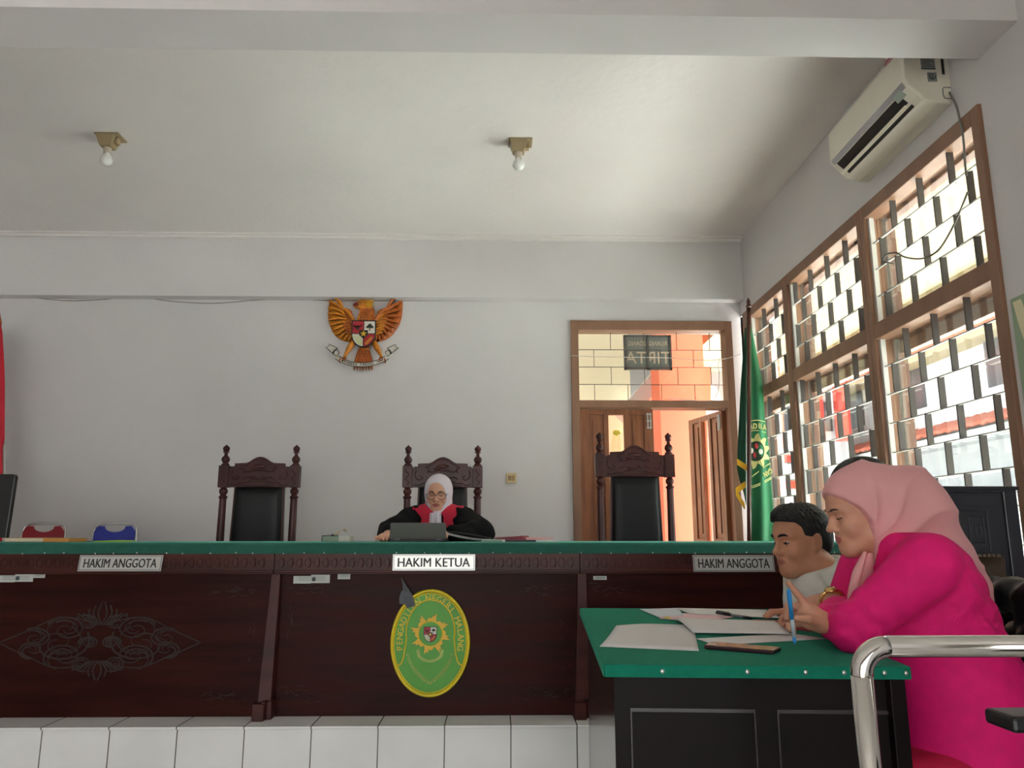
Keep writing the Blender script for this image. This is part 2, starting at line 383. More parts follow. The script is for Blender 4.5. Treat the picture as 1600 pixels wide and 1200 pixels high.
# bush behind the pillar
m_leaf = M('leaf_green', (150, 190, 60), .6, rgb2=(90, 140, 40), vs=30)
m_stem = M('stem_brown', (90, 70, 50), .8)
bs = thing('bush', 'bright green bush outside the door beside the coral pillar', 'bush', (1.78, 8.6, ZP-.02))
fo = MB(); rnd = random.Random(3)
for i in range(420):
    a = rnd.random()*6.28; r = .32*math.sqrt(rnd.random()); z = .1+.75*rnd.random(); c = Vector((1.78+r*math.cos(a), 8.6+r*math.sin(a)*.6, ZP+z))
    u = Vector((rnd.uniform(-1, 1), rnd.uniform(-1, 1), rnd.uniform(-1, 1))).normalized(); v = basis(u)[0]; l = .05
    fo.add([c-u*l, c+v*l*.4, c+u*l, c-v*l*.4], [(0, 1, 2, 3)])
fo.build('foliage', m_leaf, bs)
st = MB()
for a in range(5): st.tube([(1.78, 8.6, ZP-.02), (1.78+.15*math.cos(a*1.3), 8.6+.1*math.sin(a*1.3), ZP+.5)], [.012, .006], 6)
st.build('stem', m_stem, bs)
# ---- white building across the courtyard, long and low, with tiled roofs
def roof(mb, x0, x1, y0, y1, z0, z1):   # single pitch, rippled like pantiles, rising away from the room
    n = int((y1-y0)/.12)
    def fn(u, v): return (x0+(x1-x0)*v, y0+(y1-y0)*u, z0+(z1-z0)*v+.035*math.sin(u*(y1-y0)/.3*2*math.pi))
    mb.grid(fn, n, 8)
wh = thing('house_outside', 'white two storey house with red tiled roof across the courtyard', 'building', (12.5, 15, -.05))
MB().box(10.5, 15, 4, 27, -.05, 5.3).build('wall', m_outw, wh)
r_ = MB(); roof(r_, 9.8, 15.2, 3.6, 27.4, 5.35, 8.2); r_.build('roof', m_rooft, wh, smooth=True, solid=.1)
MB().box(9.85, 10.5, 3.7, 27.3, 5.2, 5.34).build('eave', m_cream, wh)
can = MB(); roof(can, 9.7, 10.5, 4, 27, 3.35, 3.68); can.build('canopy', m_rooft, wh, smooth=True, solid=.06)
MB().box(9.8, 10.5, 4, 27, 3.1, 3.28).build('ledge', m_outw, wh)
for y in (5.2, 8.4, 11.6, 15.0, 18.2, 21.4, 24.4):
    q = MB().box(10.46, 10.5, y-.06, y+.86, 4.14, 5.36).build('window', m_outw, wh); MB().box(10.43, 10.46, y, y+.8, 4.2, 5.3).build('pane', m_darkw, q)
bw = MB().box(7.6, 7.75, -6, 19, -.05, 1.75)
tag(bw.build('boundary_wall', m_outw), 'long low white wall across the courtyard outside the windows', 'wall', kind='structure')
h2 = thing('annex_outside', 'white building with red pillars and red balcony bands seen through the window by the flag', 'building', (8, 21, -.05))
MB().box(5.6, 9.6, 20.5, 24, -.05, 5.6).build('wall', m_outw, h2)
for x in (5.9, 8.55, 9.25): MB().box(x-.15, x+.15, 20, 20.3, 3.6, 5.2).build('pillar', m_redp, h2)
for z in (2.35, 3.05): MB().box(5.7, 8.0, 20.35, 20.45, z, z+.2).build('balcony_band', m_redp, h2)
for z in (2.6,): MB().box(5.7, 8.0, 20.37, 20.5, z, z+.4).build('balcony_panel', m_outw, h2)
r_ = MB().add([(5, 19.4, 5.4), (9.68, 19.4, 5.4), (9.68, 23, 7.4), (5, 23, 7.4)], [(0, 1, 2, 3)]); r_.build('roof', m_rooft, h2, solid=.12)
for x in (6.4, 7.6, 8.75): MB().box(x, x+.36, 20.46, 20.5, 3.9, 4.7).build('window', m_darkw, h2)
# ================================================================ LIGHT, WORLD, CAMERA
w = bpy.data.worlds.new('sky'); SC.world = w; w.use_nodes = True
nt = w.node_tree; bg = nt.nodes['Background']
tc = nt.nodes.new('ShaderNodeTexCoord'); sp = nt.nodes.new('ShaderNodeSeparateXYZ'); rp = nt.nodes.new('ShaderNodeValToRGB')
nt.links.new(tc.outputs['Generated'], sp.inputs[0]); nt.links.new(sp.outputs[2], rp.inputs[0]); nt.links.new(rp.outputs[0], bg.inputs[0])
rp.color_ramp.elements[0].color = (.96, .98, 1, 1); rp.color_ramp.elements[1].color = (.82, .9, 1, 1)
SKY, SUN = 1.9, 29.0
bg.inputs[1].default_value = SKY
sl = bpy.data.lights.new('sun', 'SUN'); sl.energy = SUN; sl.angle = math.radians(3); sl.color = (.98, .98, 1)
so = bpy.data.objects.new('sun', sl); COL.objects.link(so)
so.rotation_euler = Vector((-.56, .12, -.93)).to_track_quat('-Z', 'Y').to_euler(); so.location = (-6, -6, 14)
cam = bpy.data.cameras.new('camera'); cam.sensor_width = 36; cam.lens = F/1600*36; cam.clip_start = .05
cob = bpy.data.objects.new('camera', cam); COL.objects.link(cob); cob.location = (0, 0, EYE)
cob.matrix_world = Matrix(((_rt[0], _up[0], -_fw[0], 0), (_rt[1], _up[1], -_fw[1], 0), (_rt[2], _up[2], -_fw[2], EYE), (0, 0, 0, 1)))
SC.camera = cob
SC.view_settings.view_transform = 'Standard'; SC.view_settings.look = 'None'; SC.view_settings.gamma = 1; SC.view_settings.use_curve_mapping = False
SC.view_settings.exposure = 1.33
SC.cycles.max_bounces = 10; SC.cycles.diffuse_bounces = 6; SC.cycles.transparent_max_bounces = 24; SC.cycles.sample_clamp_indirect = 6
# ================================================================ FURNITURE
m_bench = M('bench_mahogany', (60, 25, 20), .36, rgb2=(38, 15, 12), vs=3, stretch=(.5, 1, 5), coat=.0, rvar=.15, spec=.07)
m_bench2 = M('bench_trim', (76, 34, 27), .38, rgb2=(54, 24, 19), vs=4, stretch=(.6, 1, 4), coat=.04, spec=.2)
m_cloth = M('green_baize', (14, 84, 70), .8, var=.1, vs=40, bump=.1, bs=400, sheen=.5)
m_nail = M('nail_steel', (200, 200, 196), .3, 1.0)
m_scratch = M('dusty_scratch', (56, 42, 38), .8)
m_plate = M('plate_silver', (196, 194, 190), .28, .55)
m_black = M('black_letter', (30, 28, 30), .5)
m_whitep = M('label_white', (196, 200, 194), .7)
BY = 3.8
SP = [-2.75, -1.06, .405, 1.93]
LBL = ['wooden bench unit with the carved ornament panel, at the seat by the folding chairs', 'wooden bench unit carrying the oval green court emblem in the middle', 'wooden bench unit standing behind the small green covered table']
for k in range(3):
    x0, x1 = SP[k]+.002, SP[k+1]-.002
    b = thing('judges_bench', LBL[k], 'bench', ((x0+x1)/2, 4.1, ZP), 'units of the judges bench')
    fp = MB(); fp.box(x0, x1, BY+.02, BY+.045, ZP, .985); fp.box(x0, x0+.03, BY+.045, 4.45, ZP, 1.06); fp.box(x1-.03, x1, BY+.045, 4.45, ZP, 1.06)
    fp.build('front_panel', m_bench, b)
    fz = MB(); fz.box(x0, x1, BY-.005, BY+.05, .985, 1.066)
    n = int((x1-x0)/.042)
    for i in range(n):
        cx = x0+.03+i*.042
        if cx > x1-.02: break
        for s in (-1, 1):
            pts = [(cx+s*.004+s*.011*math.sin(t), BY-.006, 1.022+.019*math.cos(t)+s*.004*math.sin(t*2)) for t in [0, .5, 1.0, 1.6, 2.2, 2.8, 3.14]]
            fz.tube(pts, .0026, 5)
    fz.box(x0, x1, BY-.01, BY, 1.05, 1.066)
    fz.build('frieze', m_bench2, b)
    mo = MB(); mo.box(x0, x1, BY-.014, BY+.02, .977, .987); mo.box(x0, x1, BY-.006, BY+.02, .969, .977); mo.build('moulding', m_bench2, b, bevel=.002)
    if k:
        ps = MB(); px = SP[k]
        ps.hexa([(px-.035, BY-.045, ZP), (px+.03, BY-.045, ZP), (px+.03, BY+.02, ZP), (px-.035, BY+.02, ZP), (px-.012, BY-.004, .97), (px+.032, BY-.004, .97), (px+.032, BY+.02, .97), (px-.012, BY+.02, .97)])
        ps.build('post', m_bench2, b, bevel=.003)
        ft = MB(); ft.box(px-.042, px+.012, BY-.085, BY+.02, ZP, ZP+.075); ft.box(px+.012, px+.037, BY-.05, BY+.02, ZP, ZP+.08); ft.box(px+.0, px+.018, BY-.085, BY-.04, ZP+.075, ZP+.085)
        ft.build('foot', m_bench2, b, bevel=.003)
    # dusty carved ornament / rubbed corners
    if k == 0:
        cv = MB(); cx, cz = -1.86, .655
        def scroll(x, z, r, turns, a0, s):
            return [(x+s*r*(1-t*.8)*math.cos(a0+turns*6.28*t), BY+.017, z+r*.62*(1-t*.8)*math.sin(a0+turns*6.28*t)) for t in [i/22 for i in range(23)]]
        for s in (-1, 1):
            for (dx, dz, r, t, a0) in ((.19, .0, .15, 1.2, 2.6), (.16, .06, .10, 1.3, .4), (.16, -.06, .10, 1.3, 5.6), (.30, .02, .08, 1.2, 1.0), (.31, -.03, .07, 1.2, 5.0), (.07, .09, .06, 1.1, 1.2), (.07, -.09, .06, 1.1, 4.6), (.05, 0, .05, 1.5, 0)):
                cv.tube(scroll(cx+s*dx, cz+dz, r, t, a0, s), [.005-.003*i/22 for i in range(23)], 5); cv.tube(scroll(cx+s*dx, cz+dz, r*.74, t*.6, a0+.4, s), [.004-.002*i/22 for i in range(23)], 5); cv.tube(scroll(cx+s*dx*1.03, cz+dz*1.1, r*.88, t*.5, a0-.6, s), [.003-.001*i/22 for i in range(23)], 5)
            cv.tube(catmull([(cx+s*.06, BY+.017, cz+.10), (cx+s*.2, BY+.017, cz+.115), (cx+s*.33, BY+.017, cz+.06), (cx+s*.47, BY+.017, cz)]), .0035, 5)
            cv.tube(catmull([(cx+s*.06, BY+.017, cz-.10), (cx+s*.2, BY+.017, cz-.11), (cx+s*.33, BY+.017, cz-.06), (cx+s*.47, BY+.017, cz)]), .0035, 5)
            for q in range(5): cv.tube(catmull([(cx+s*.01*q, BY+.017, cz+.08), (cx+s*(.02+.022*q), BY+.017, cz+.13), (cx+s*(.028*q+.005), BY+.017, cz+.19-.018*q)]), [.004]*12+[.001], 5); cv.tube(catmull([(cx+s*.01*q, BY+.017, cz-.08), (cx+s*(.02+.022*q), BY+.017, cz-.12), (cx+s*(.028*q+.005), BY+.017, cz-.17+.018*q)]), [.004]*12+[.001], 5)
        tag(cv.build('carving', m_scratch, b, smooth=True), 'dusty carved scrollwork', None)
    rnd = random.Random(k); sc = MB()
    for (ax, az, sx, sz, n) in ((x0+.14, .90, .12, .03, 16), (x1-.2, .89, .16, .025, 22), (x0+.12, .42, .12, .03, 14), (x1-.2, .42, .15, .03, 18), (x0+.08, .75, .02, .1, 8), (x1-.09, .7, .02, .12, 8)):
        for i in range(n):
            px, pz = ax+rnd.gauss(0, sx*.5), az+rnd.gauss(0, sz*.5)
            if not (x0+.04 < px < x1-.06 and ZP+.02 < pz < .955): continue
            l = rnd.uniform(.004, .02); a = rnd.uniform(-.6, .6)+(1.57 if sz > sx else 0)
            u = Vector((math.cos(a)*l, 0, math.sin(a)*l)); v = Vector((-math.sin(a), 0, math.cos(a)))*.0012; c = Vector((px, BY+.0193, pz))
            sc.add([c-u-v, c+u-v, c+u+v, c-u+v], [(0, 1, 2, 3)])
    tag(sc.build('scuff', m_scratch, b), 'pale rubbed scratches', None, None, 'stuff')
# worktop + baize
tt = thing('bench_top', 'long bench top covered in green baize, pinned along its front edge', 'tabletop', (-.4, 4.15, 1.066))
MB().box(-2.75, 1.92, BY+.005, 4.5, 1.067, 1.098).build('board', m_bench, tt)
bz = MB(); R = .018
prof = [(4.52, 1.075), (4.52, 1.112), (4.51, 1.117)]+[(BY-.012+R-R*math.sin(a), 1.117-R+R*math.cos(a)) for a in [i*math.pi/12 for i in range(7)]]+[(BY-.013, 1.064), (BY-.008, 1.064), (BY-.004, 1.097), (BY+.02, 1.1), (4.5, 1.1)]
xs = [-2.76, -1.9, -1.06, -.2, .404, .408, 1.1, 1.925]
bz.loft([[(x, y+(.0015*math.sin(x*9)), z) for y, z in prof] for x in xs])
bz.build('baize', m_cloth, tt, smooth=False, bevel=.002)
nm0 = MB().ell((0, 0, 0), (.0035, .002, .0035), None, 8, 6); first = None
for i in range(40):
    x = -2.6+i*.112+.02*math.sin(i*2.3)
    if i == 0:
        first = nm0.build('nail', m_nail, tt, world=False); q = first
    else:
        q = first.copy(); COL.objects.link(q)
    q.location = Vector((x, BY-.0135, 1.067+.002*math.sin(i*1.7)))-Vector(tt.location)
# name plates
def plate(x0, x1, z0, z1, txt, label, sk=0, grp='seat name plates on the bench'):
    t = thing('name_plate', label, 'sign', ((x0+x1)/2, BY-.02, z0), grp)
    y0 = BY-.022
    def shear(mb): return mb.xf(lambda p: Vector((p.x+sk*(p.z-z0), p.y, p.z)))
    shear(MB().box(x0, x1, y0, y0+.007, z0, z1)).build('plate', m_plate, t)
    bd = MB(); e = .004
    for q in ((x0+e, x1-e, z0+e, z0+e+.002), (x0+e, x1-e, z1-e-.002, z1-e), (x0+e, x0+e+.002, z0+e, z1-e), (x1-e-.002, x1-e, z0+e, z1-e)): bd.box(q[0], q[1], y0-.0008, y0, q[2], q[3])
    shear(bd).build('border', m_black, t)
    w = x1-x0; tm = text_mb(txt, (z1-z0)*.80, .0008, 1.0, .0014)
    xs = [v[0] for v in tm.v]; sc = (w*(.73 if len(txt) < 11 else .88))/(max(xs)-min(xs)); mid = (max(xs)+min(xs))/2
    ys = [v[1] for v in tm.v]; ym = (max(ys)+min(ys))/2
    tm.xf(lambda p: Vector(((p.x-mid)*sc, (p.y-ym), p.z)))
    shear(on_plane(tm, ((x0+x1)/2, y0-.0002, (z0+z1)/2), (1, 0, 0), (0, 0, 1))).build('lettering', m_black, t)
plate(-1.981, -1.59, .984, 1.058, 'HAKIM ANGGOTA', 'silver HAKIM ANGGOTA plate below the folding chairs, slanted ends', .09)
plate(-.493, -.1, .986, 1.061, 'HAKIM KETUA', 'silver HAKIM KETUA name plate above the oval emblem')
plate(.952, 1.345, .979, 1.057, 'HAKIM ANGGOTA', 'silver HAKIM ANGGOTA plate on the bench near the man in white shirt', -.04)
# inventory labels
m_ink = M('label_ink', (70, 84, 84), .7)
def sticker(xa, ya, xb, yb, label, two=False):
    p = PY(xa, ya, BY+.018); q = PY(xb, yb, BY+.018); x0, x1, z0, z1 = p[0], q[0], q[2], p[2]
    t = thing('sticker', label, 'label', ((x0+x1)/2, BY+.018, z0), 'inventory stickers on the bench')
    mb = MB()
    if two: xm = x0+(x1-x0)*.48; mb.box(x0, xm, BY+.0175, BY+.02, z0-.002, z1-.006); mb.box(xm, x1, BY+.0168, BY+.02, z0, z1)
    else: mb.box(x0, x1, BY+.0175, BY+.02, z0, z1)
    mb.build('paper', m_whitep, t)
    ik = MB(); h = z1-z0
    for f in (.3, .5, .7): ik.box(x0+(x1-x0)*.15, x1-(x1-x0)*.12, BY+.0162, BY+.0168, z0+h*f, z0+h*f+.0012)
    if two: ik.lathe([(0, 0), (.010, 0), (.010, .0006), (0, .0006)], (x0+(x1-x0)*.56, BY+.0168, z0+h*.45), 14, (0, -1, 0))
    ik.build('print', m_ink, t)
sticker(-2, 897, 51, 909, 'double inventory sticker under the bench moulding below the cream book', True)
sticker(53, 893, 70, 903, 'small square sticker beside the double one below the books')
sticker(459, 898, 515, 911, 'double inventory sticker on the emblem unit beside the bench post', True)
sticker(528, 895, 547, 905, 'small white sticker on the emblem unit, below the tissue box')
sticker(927, 900, 948, 906, 'narrow grey sticker on the bench behind the small green table')
# ---------------------------------------------------------------- oval emblem
m_eg = M('emblem_green', (82, 158, 48), .45, var=.06, vs=10); m_ey = M('emblem_yellow', (218, 194, 26), .4); m_eyd = M('emblem_gold', (224, 178, 24), .4)
m_er = M('emblem_red', (168, 24, 38), .45); m_ew = M('emblem_white', (214, 208, 196), .5); m_eb = M('emblem_black', (26, 24, 24), .5); m_pale = M('emblem_pale', (176, 190, 96), .5)
ecx, ecz, ea, eb = -.309, .653, .185, .243
em = thing('court_emblem', 'oval green and yellow court emblem plaque on the bench front', 'emblem', (ecx, BY+.02, ecz-eb))
ev = lambda t, k=1.0: (ecx+ea*k*math.sin(t), ecz+eb*k*math.cos(t))
ey0 = BY+.0
el = [(ea*math.sin(i*math.tau/72), eb*math.cos(i*math.tau/72)) for i in range(72)]
MB().prism(el, (ecx, BY+.02, ecz), (1, 0, 0), (0, 0, 1), .014).build('base', m_eg, em)
def epath(k, t0, t1, n=60): return [(ev(t0+(t1-t0)*i/n, k)[0], BY+.006, ev(t0+(t1-t0)*i/n, k)[1]) for i in range(n+1)]
rim = MB(); rim.tube(epath(.975, 0, math.tau), .008, 8, caps=False); rim.tube(epath(.925, 0, math.tau), .003, 6, caps=False); rim.build('rim', m_ey, em, smooth=True)
ar = MB(); k = .60
pts = []
for i in range(41):
    t = -math.radians(100)+math.radians(200)*i/40
    pts.append((ecx+ea*.62*math.sin(t), BY+.006, ecz+.045+eb*.62*math.cos(t)))
ends = [(ecx-ea*.66, BY+.006, ecz-.055), (ecx-ea*.735, BY+.006, ecz-.095), (ecx-ea*.86, BY+.006, ecz-.103)]
pts = ends[::-1]+pts+[(2*ecx-p[0], p[1], p[2]) for p in ends]
ar.tube(catmull(pts, 3), .004, 7); ar.build('inner_arch', m_ey, em, smooth=True)
lt = MB(); s = 'PENGADILAN NEGERI MALANG'
_T = np.radians(np.linspace(-103, 103, 400)); _S = np.concatenate([[0], np.cumsum(np.hypot(np.diff(ea*np.sin(_T)), np.diff(eb*np.cos(_T))))])
for i, c in enumerate(s):
    if c == ' ': continue
    t = float(np.interp((i+.2)/(len(s)-.6)*_S[-1], _S, _T))
    # arc-length-ish correction on the ellipse
    x, z = ecx+ea*.775*math.sin(t), ecz+.012+eb*.785*math.cos(t)
    tx, tz = ea*math.cos(t), -eb*math.sin(t); l = math.hypot(tx, tz)
    lt = join(lt, on_plane(text_mb(c, .041, .003, .92, .0006), (x, BY+.0062, z), (tx/l, 0, tz/l), (-tz/l, 0, tx/l)))
lt.build('lettering', m_ey, em)
sun = MB(); scx, scz = ecx+.0, ecz+.04; n = 8
for i in range(n):
    a = i*math.tau/n+.1
    def pt(r, da): return (r*math.sin(a+da), r*math.cos(a+da))
    sun.prism([pt(.045, -.42), pt(.066, -.36), pt(.074, -.2), pt(.072, -.02), pt(.088, .02), pt(.08, .1), pt(.098, .2), pt(.075, .26), pt(.062, .36), pt(.045, .42)], (scx, BY+.007, scz), (1, 0, 0), (0, 0, 1), .005)
sun.build('sun', m_eyd, em)
rg = MB(); rg.tube([(scx+.056*math.sin(i*math.tau/40), BY+.003, scz+.056*math.cos(i*math.tau/40)) for i in range(41)], .003, 6, caps=False); rg.tube([(scx+.047*math.sin(i*math.tau/40), BY+.003, scz+.047*math.cos(i*math.tau/40)) for i in range(41)], .0018, 6, caps=False)
rg.build('sun_ring', m_ey, em, smooth=True)
MB().lathe([(0, 0), (.054, 0), (.054, .003), (0, .003)], (scx, BY+.004, scz), 36, (0, -1, 0)).build('sun_disc', m_eg, em)
def shield(parent, cx, cz, y, w, h, d, frame=True):
    """quartered shield: bull's head, banyan, rice and cotton, chain, star in the middle"""
    lo = [(-w/2, h/2), (w/2, h/2), (w/2, -h*.02)]+[(w/2*math.cos(a), -h*.02-h*.48*math.sin(a)) for a in [i*math.pi/16 for i in range(1, 16)]]+[(-w/2, -h*.02)]
    q = MB().prism(lo, (cx, y, cz), (1, 0, 0), (0, 0, 1), d)
    sh = q.build('shield', m_eb, parent)
    e = w*.045
    def clip(poly): return poly
    g = e*.4
    tl = [(-w/2+e, h/2-e), (-g, h/2-e), (-g, g), (-w/2+e, g)]; tr = [(-x, z) for x, z in tl]
    br = [(g, -g), (w/2-e, -g)]+[((w/2-e)*math.cos(a), -h*.02-(h*.48-e)*math.sin(a)) for a in [i*math.pi/16 for i in range(1, 8)]]+[(g, -h*.5+e)]
    bl = [(-x, z) for x, z in br]
    y2 = y-d-.0012
    for poly, mt in ((tl, m_er), (tr, m_ew), (br, m_er), (bl, m_ew)):
        MB().prism(poly, (cx, y-d+.0003, cz), (1, 0, 0), (0, 0, 1), .0015).build('quarter', mt, sh)
    u = w/2
    bu = MB(); bx, bz_ = cx-u*.5, cz+h*.24
    bu.ell((bx, y2, bz_-u*.05), (u*.13, .002, u*.2)); 
    for s in (-1, 1): bu.tube(catmull([(bx+s*u*.1, y2, bz_+u*.05), (bx+s*u*.28, y2, bz_+u*.1), (bx+s*u*.3, y2, bz_+u*.28)], 4), [u*.05]*5+[u*.04]*3+[u*.01], 6)
    bu.build('bull_head', m_eb, sh)
    tr_ = MB(); bx = cx+u*.5
    for dx, dz, r in ((0, .1, .2), (-.17, .02, .14), (.17, .02, .14), (0, .2, .14)): tr_.ell((bx+dx*u, y2, bz_+dz*u), (r*u, .002, r*u*.75), None, 10, 6)
    tr_.build('banyan_tree', M('banyan_green', (30, 46, 30), .6), sh)
    tk = MB().box(bx-u*.04, bx+u*.04, y2-.001, y2+.001, bz_-u*.3, bz_); tk.build('trunk', m_eb, sh)
    rc = MB()
    for k in range(4): rc.tube(catmull([(cx-u*.85+k*u*.17, y2, cz-h*.08), (cx-u*.6+k*u*.15, y2, cz-h*.27), (cx-u*.2+k*.05*u, y2, cz-h*.42+k*.02*h)], 4), u*.025, 5)
    rc.build('rice_stem', m_pale, sh)
    ch = MB()
    for k in range(5):
        a = k/4; c0 = (cx+u*(.25+.4*a), cz-h*(.36-.2*a))
        ch.tube([(c0[0]+u*.085*math.cos(t), y2, c0[1]+u*.085*math.sin(t)) for t in [i*math.tau/12 for i in range(13)]], u*.02, 5, caps=False)
    ch.build('chain', m_eyd, sh)
    st = [(( .30 if i % 2 == 0 else .12)*u*math.sin(i*math.pi/5), (.30 if i % 2 == 0 else .12)*u*math.cos(i*math.pi/5)) for i in range(10)]
    bk = [(-u*.36, u*.3), (u*.36, u*.3), (u*.36, -u*.1), (0, -u*.45), (-u*.36, -u*.1)]
    MB().prism(bk, (cx, y2+.0006, cz), (1, 0, 0), (0, 0, 1), .0016).build('inescutcheon', m_eb, sh)
    MB().prism(st, (cx, y2-.001, cz), (1, 0, 0), (0, 0, 1), .0016).build('star', m_eyd, sh)
    return sh
shield(em, scx, scz-.002, BY+.001, .062, .07, .003)
rb = MB(); 
def arcp(r, t): return (ecx+r*math.sin(t), ecz-.02+r*-.95*math.cos(t))
rbn = [arcp(.073, t) for t in np.linspace(-.85, .85, 14)]+[arcp(.06, t) for t in np.linspace(.85, -.85, 14)]
rb.prism(rbn, (ecx*0, BY+.007, 0), (1, 0, 0), (0, 0, 1), .003)
for s in (-1, 1):
    rb.prism([(ecx+s*.045, ecz-.06), (ecx+s*.058, ecz-.065), (ecx+s*.066, ecz-.028), (ecx+s*.058, ecz-.036), (ecx+s*.052, ecz-.026)], (0, BY+.007, 0), (1, 0, 0), (0, 0, 1), .003)
rb.build('ribbon', m_pale, em)
rl = MB()
for i, c in enumerate('DHARMMAYUKTI'):
    t = -.72+1.44*i/11; p = arcp(.0665, t)
    rl = join(rl, on_plane(text_mb(c, .011, .001), (p[0], BY+.0038, p[1]), (math.cos(t), 0, math.sin(t)), (-math.sin(t), 0, math.cos(t))))
rl.build('ribbon_lettering', m_eg, em)
gd = MB()
for s in (-1, 1):
    for i in range(13):
        t = i/12; x = ecx+s*(.105-.1*t**1.15+.0); z = ecz-.055-.125*t**.75
        gd.tube([(x+.0055*math.cos(a), BY+.006, z+.0055*math.sin(a)) for a in [j*math.tau/9 for j in range(10)]], .0016, 5, caps=False)
    gd.tube(catmull([(ecx+s*.1, BY+.006, ecz-.06), (ecx+s*.08, BY+.006, ecz-.12), (ecx+s*.03, BY+.006, ecz-.17), (ecx-s*.012, BY+.006, ecz-.183)]), .0012, 5)
gd.build('garland', m_pale, em, smooth=True)
# torn black tape hanging over the emblem
m_tape = M('black_tape', (42, 44, 50), .4, bump=.4, bs=60)
tp = [PY(x, y, BY-.004) for x, y in ((627, 902), (637, 918), (645, 930), (648, 947), (636, 950), (633, 944), (624, 944), (624, 934), (627, 924), (630, 922), (629, 912))]
tpm = MB().prism([(p[0], p[2]) for p in tp], (0, BY-.006, 0), (1, 0, 0), (0, 0, 1), .002)
tag(tpm.build('tape_scrap', m_tape), 'torn scrap of black tape stuck over the rim of the oval emblem', 'tape')
# ---------------------------------------------------------------- judges' chairs
m_carv = M('chair_mahogany', (78, 36, 32), .38, rgb2=(52, 23, 21), vs=9, stretch=(1, 1, .5), coat=.08, spec=.32)
m_leather = M('black_leather', (15, 16, 18), .42, var=.1, bump=.12, bs=220, spec=.32)
CZ = ZP
def make_chair(label):
    t = thing('carved_chair', label, 'chair', (0, 0, 0), 'high-backed chairs behind the bench')
    Z = lambda z: z-CZ     # world z for a chair standing on the platform
    hw = .226
    for s in (-1, 1):
        x = s*hw; top = Z(1.725)
        po = MB()
        prof = [(.02, 0), (.024, .1), (.026, .42), (.026, .5), (.030, .52), (.031, .55), (.026, .6), (.022, Z(1.375)), (.0225, Z(1.38)), (.028, Z(1.385)), (.028, Z(1.392)), (.02, Z(1.398)), (.017, Z(1.405)), (.024, Z(1.413)), (.0275, Z(1.425)), (.024, Z(1.439)), (.016, Z(1.446)), (.022, Z(1.452))]
        po.lathe(prof, (x, 0, 0), 16)
        fin = [(.022, Z(1.588)), (.025, Z(1.592)), (.025, Z(1.6)), (.016, Z(1.606)), (.022, Z(1.615)), (.0275, Z(1.63)), (.022, Z(1.645)), (.011, Z(1.655)), (.0105, Z(1.672)), (.020, Z(1.676)), (.020, Z(1.681)), (.015, Z(1.685)), (.021, Z(1.692)), (.022, Z(1.704)), (.017, Z(1.713)), (.008, Z(1.718)), (.004, top), (0, top)]
        po.lathe(fin, (x, 0, 0), 16)
        p_ = smooth_angle(po.build('post', m_carv, t, world=False), 50)
        bl = MB().box(x-.031, x+.031, -.031, .031, Z(1.45), Z(1.59)); q = bl.build('block', m_carv, p_, world=False, bevel=.003)
        rl = MB(); 
        rl.tube([(x+.012*math.sin(a*2), -.032, Z(1.47)+.1*a/6.28) for a in [i*.4 for i in range(16)]], .003, 5); rl.box(x-.022, x-.018, -.034, -.03, Z(1.46), Z(1.58)); rl.box(x+.018, x+.022, -.034, -.03, Z(1.46), Z(1.58))
        rl.build('relief', m_carv, p_, world=False)
    out = [(-.197, 1.452), (-.197, 1.572), (-.185, 1.578), (-.185, 1.584), (-.16, 1.586), (-.16, 1.604), (-.085, 1.607), (-.075, 1.613)]
    arch = [(-.07+.14*i/14, 1.613+.034*math.sin(math.pi*i/14)) for i in range(15)]
    pts = out+arch+[(-x, z) for x, z in out[::-1]]
    cr = MB().prism([(x, Z(z)) for x, z in pts], (0, .012, 0), (1, 0, 0), (0, 0, 1), .03)
    crest = cr.build('crest', m_carv, t, world=False, bevel=.003)
    rel = MB(); y = -.02
    def sw(pp, r=.004): rel.tube(catmull([(p[0], y, Z(p[1])) for p in pp], 5), r, 6)
    for s in (-1, 1):
        sw([(s*.18, 1.47), (s*.15, 1.465), (s*.12, 1.48), (s*.10, 1.475), (s*.06, 1.487)])
        sw([(s*.17, 1.56), (s*.178, 1.53), (s*.165, 1.505), (s*.14, 1.50), (s*.13, 1.515), (s*.145, 1.525)])
        sw([(s*.10, 1.50), (s*.08, 1.515), (s*.05, 1.512), (s*.02, 1.52)])
        sw([(s*.10, 1.585), (s*.07, 1.60), (s*.04, 1.625), (0, 1.632)], .005)
        sw([(s*.09, 1.555), (s*.06, 1.55), (s*.03, 1.56), (0, 1.555)], .005)
        sw([(s*.11, 1.58), (s*.09, 1.565), (s*.10, 1.545)], .005)
    rel.ell((0, y, Z(1.585)), (.04, .008, .016)); rel.ell((-.03, y, Z(1.57)), (.03, .007, .01)); rel.box(-.06, .06, y-.004, y+.004, Z(1.487), Z(1.492)); rel.box(-.05, .05, y-.004, y+.004, Z(1.5), Z(1.506))
    for i in range(13): rel.ell((-.12+.02*i, y, Z(1.462)), (.006, .004, .004), None, 8, 5)
    rel.build('relief', m_carv, crest, world=False, smooth=True)
    # backrest: upholstered slab in a wood border
    bf = MB(); bf.hexa([(-.175, -.002, Z(.86)), (.175, -.002, Z(.86)), (.175, .035, Z(.86)), (-.175, .035, Z(.86)), (-.158, -.002, Z(1.458)), (.158, -.002, Z(1.458)), (.158, .035, Z(1.458)), (-.158, .035, Z(1.458))])
    bf.build('back_frame', m_carv, t, world=False, bevel=.004)
    def cush(u, v):
        x = (u*2-1); z = v; w = .148+(1-v)*.016
        e = (1-abs(x)**6)*(1-abs(2*z-1)**10)
        return (x*w, -.004-.026*e**.5 if e > 0 else -.004, Z(.87+(1.452-.87)*v))
    MB().grid(cush, 25, 25).build('backrest', m_leather, t, world=False, smooth=True)
    st = MB()
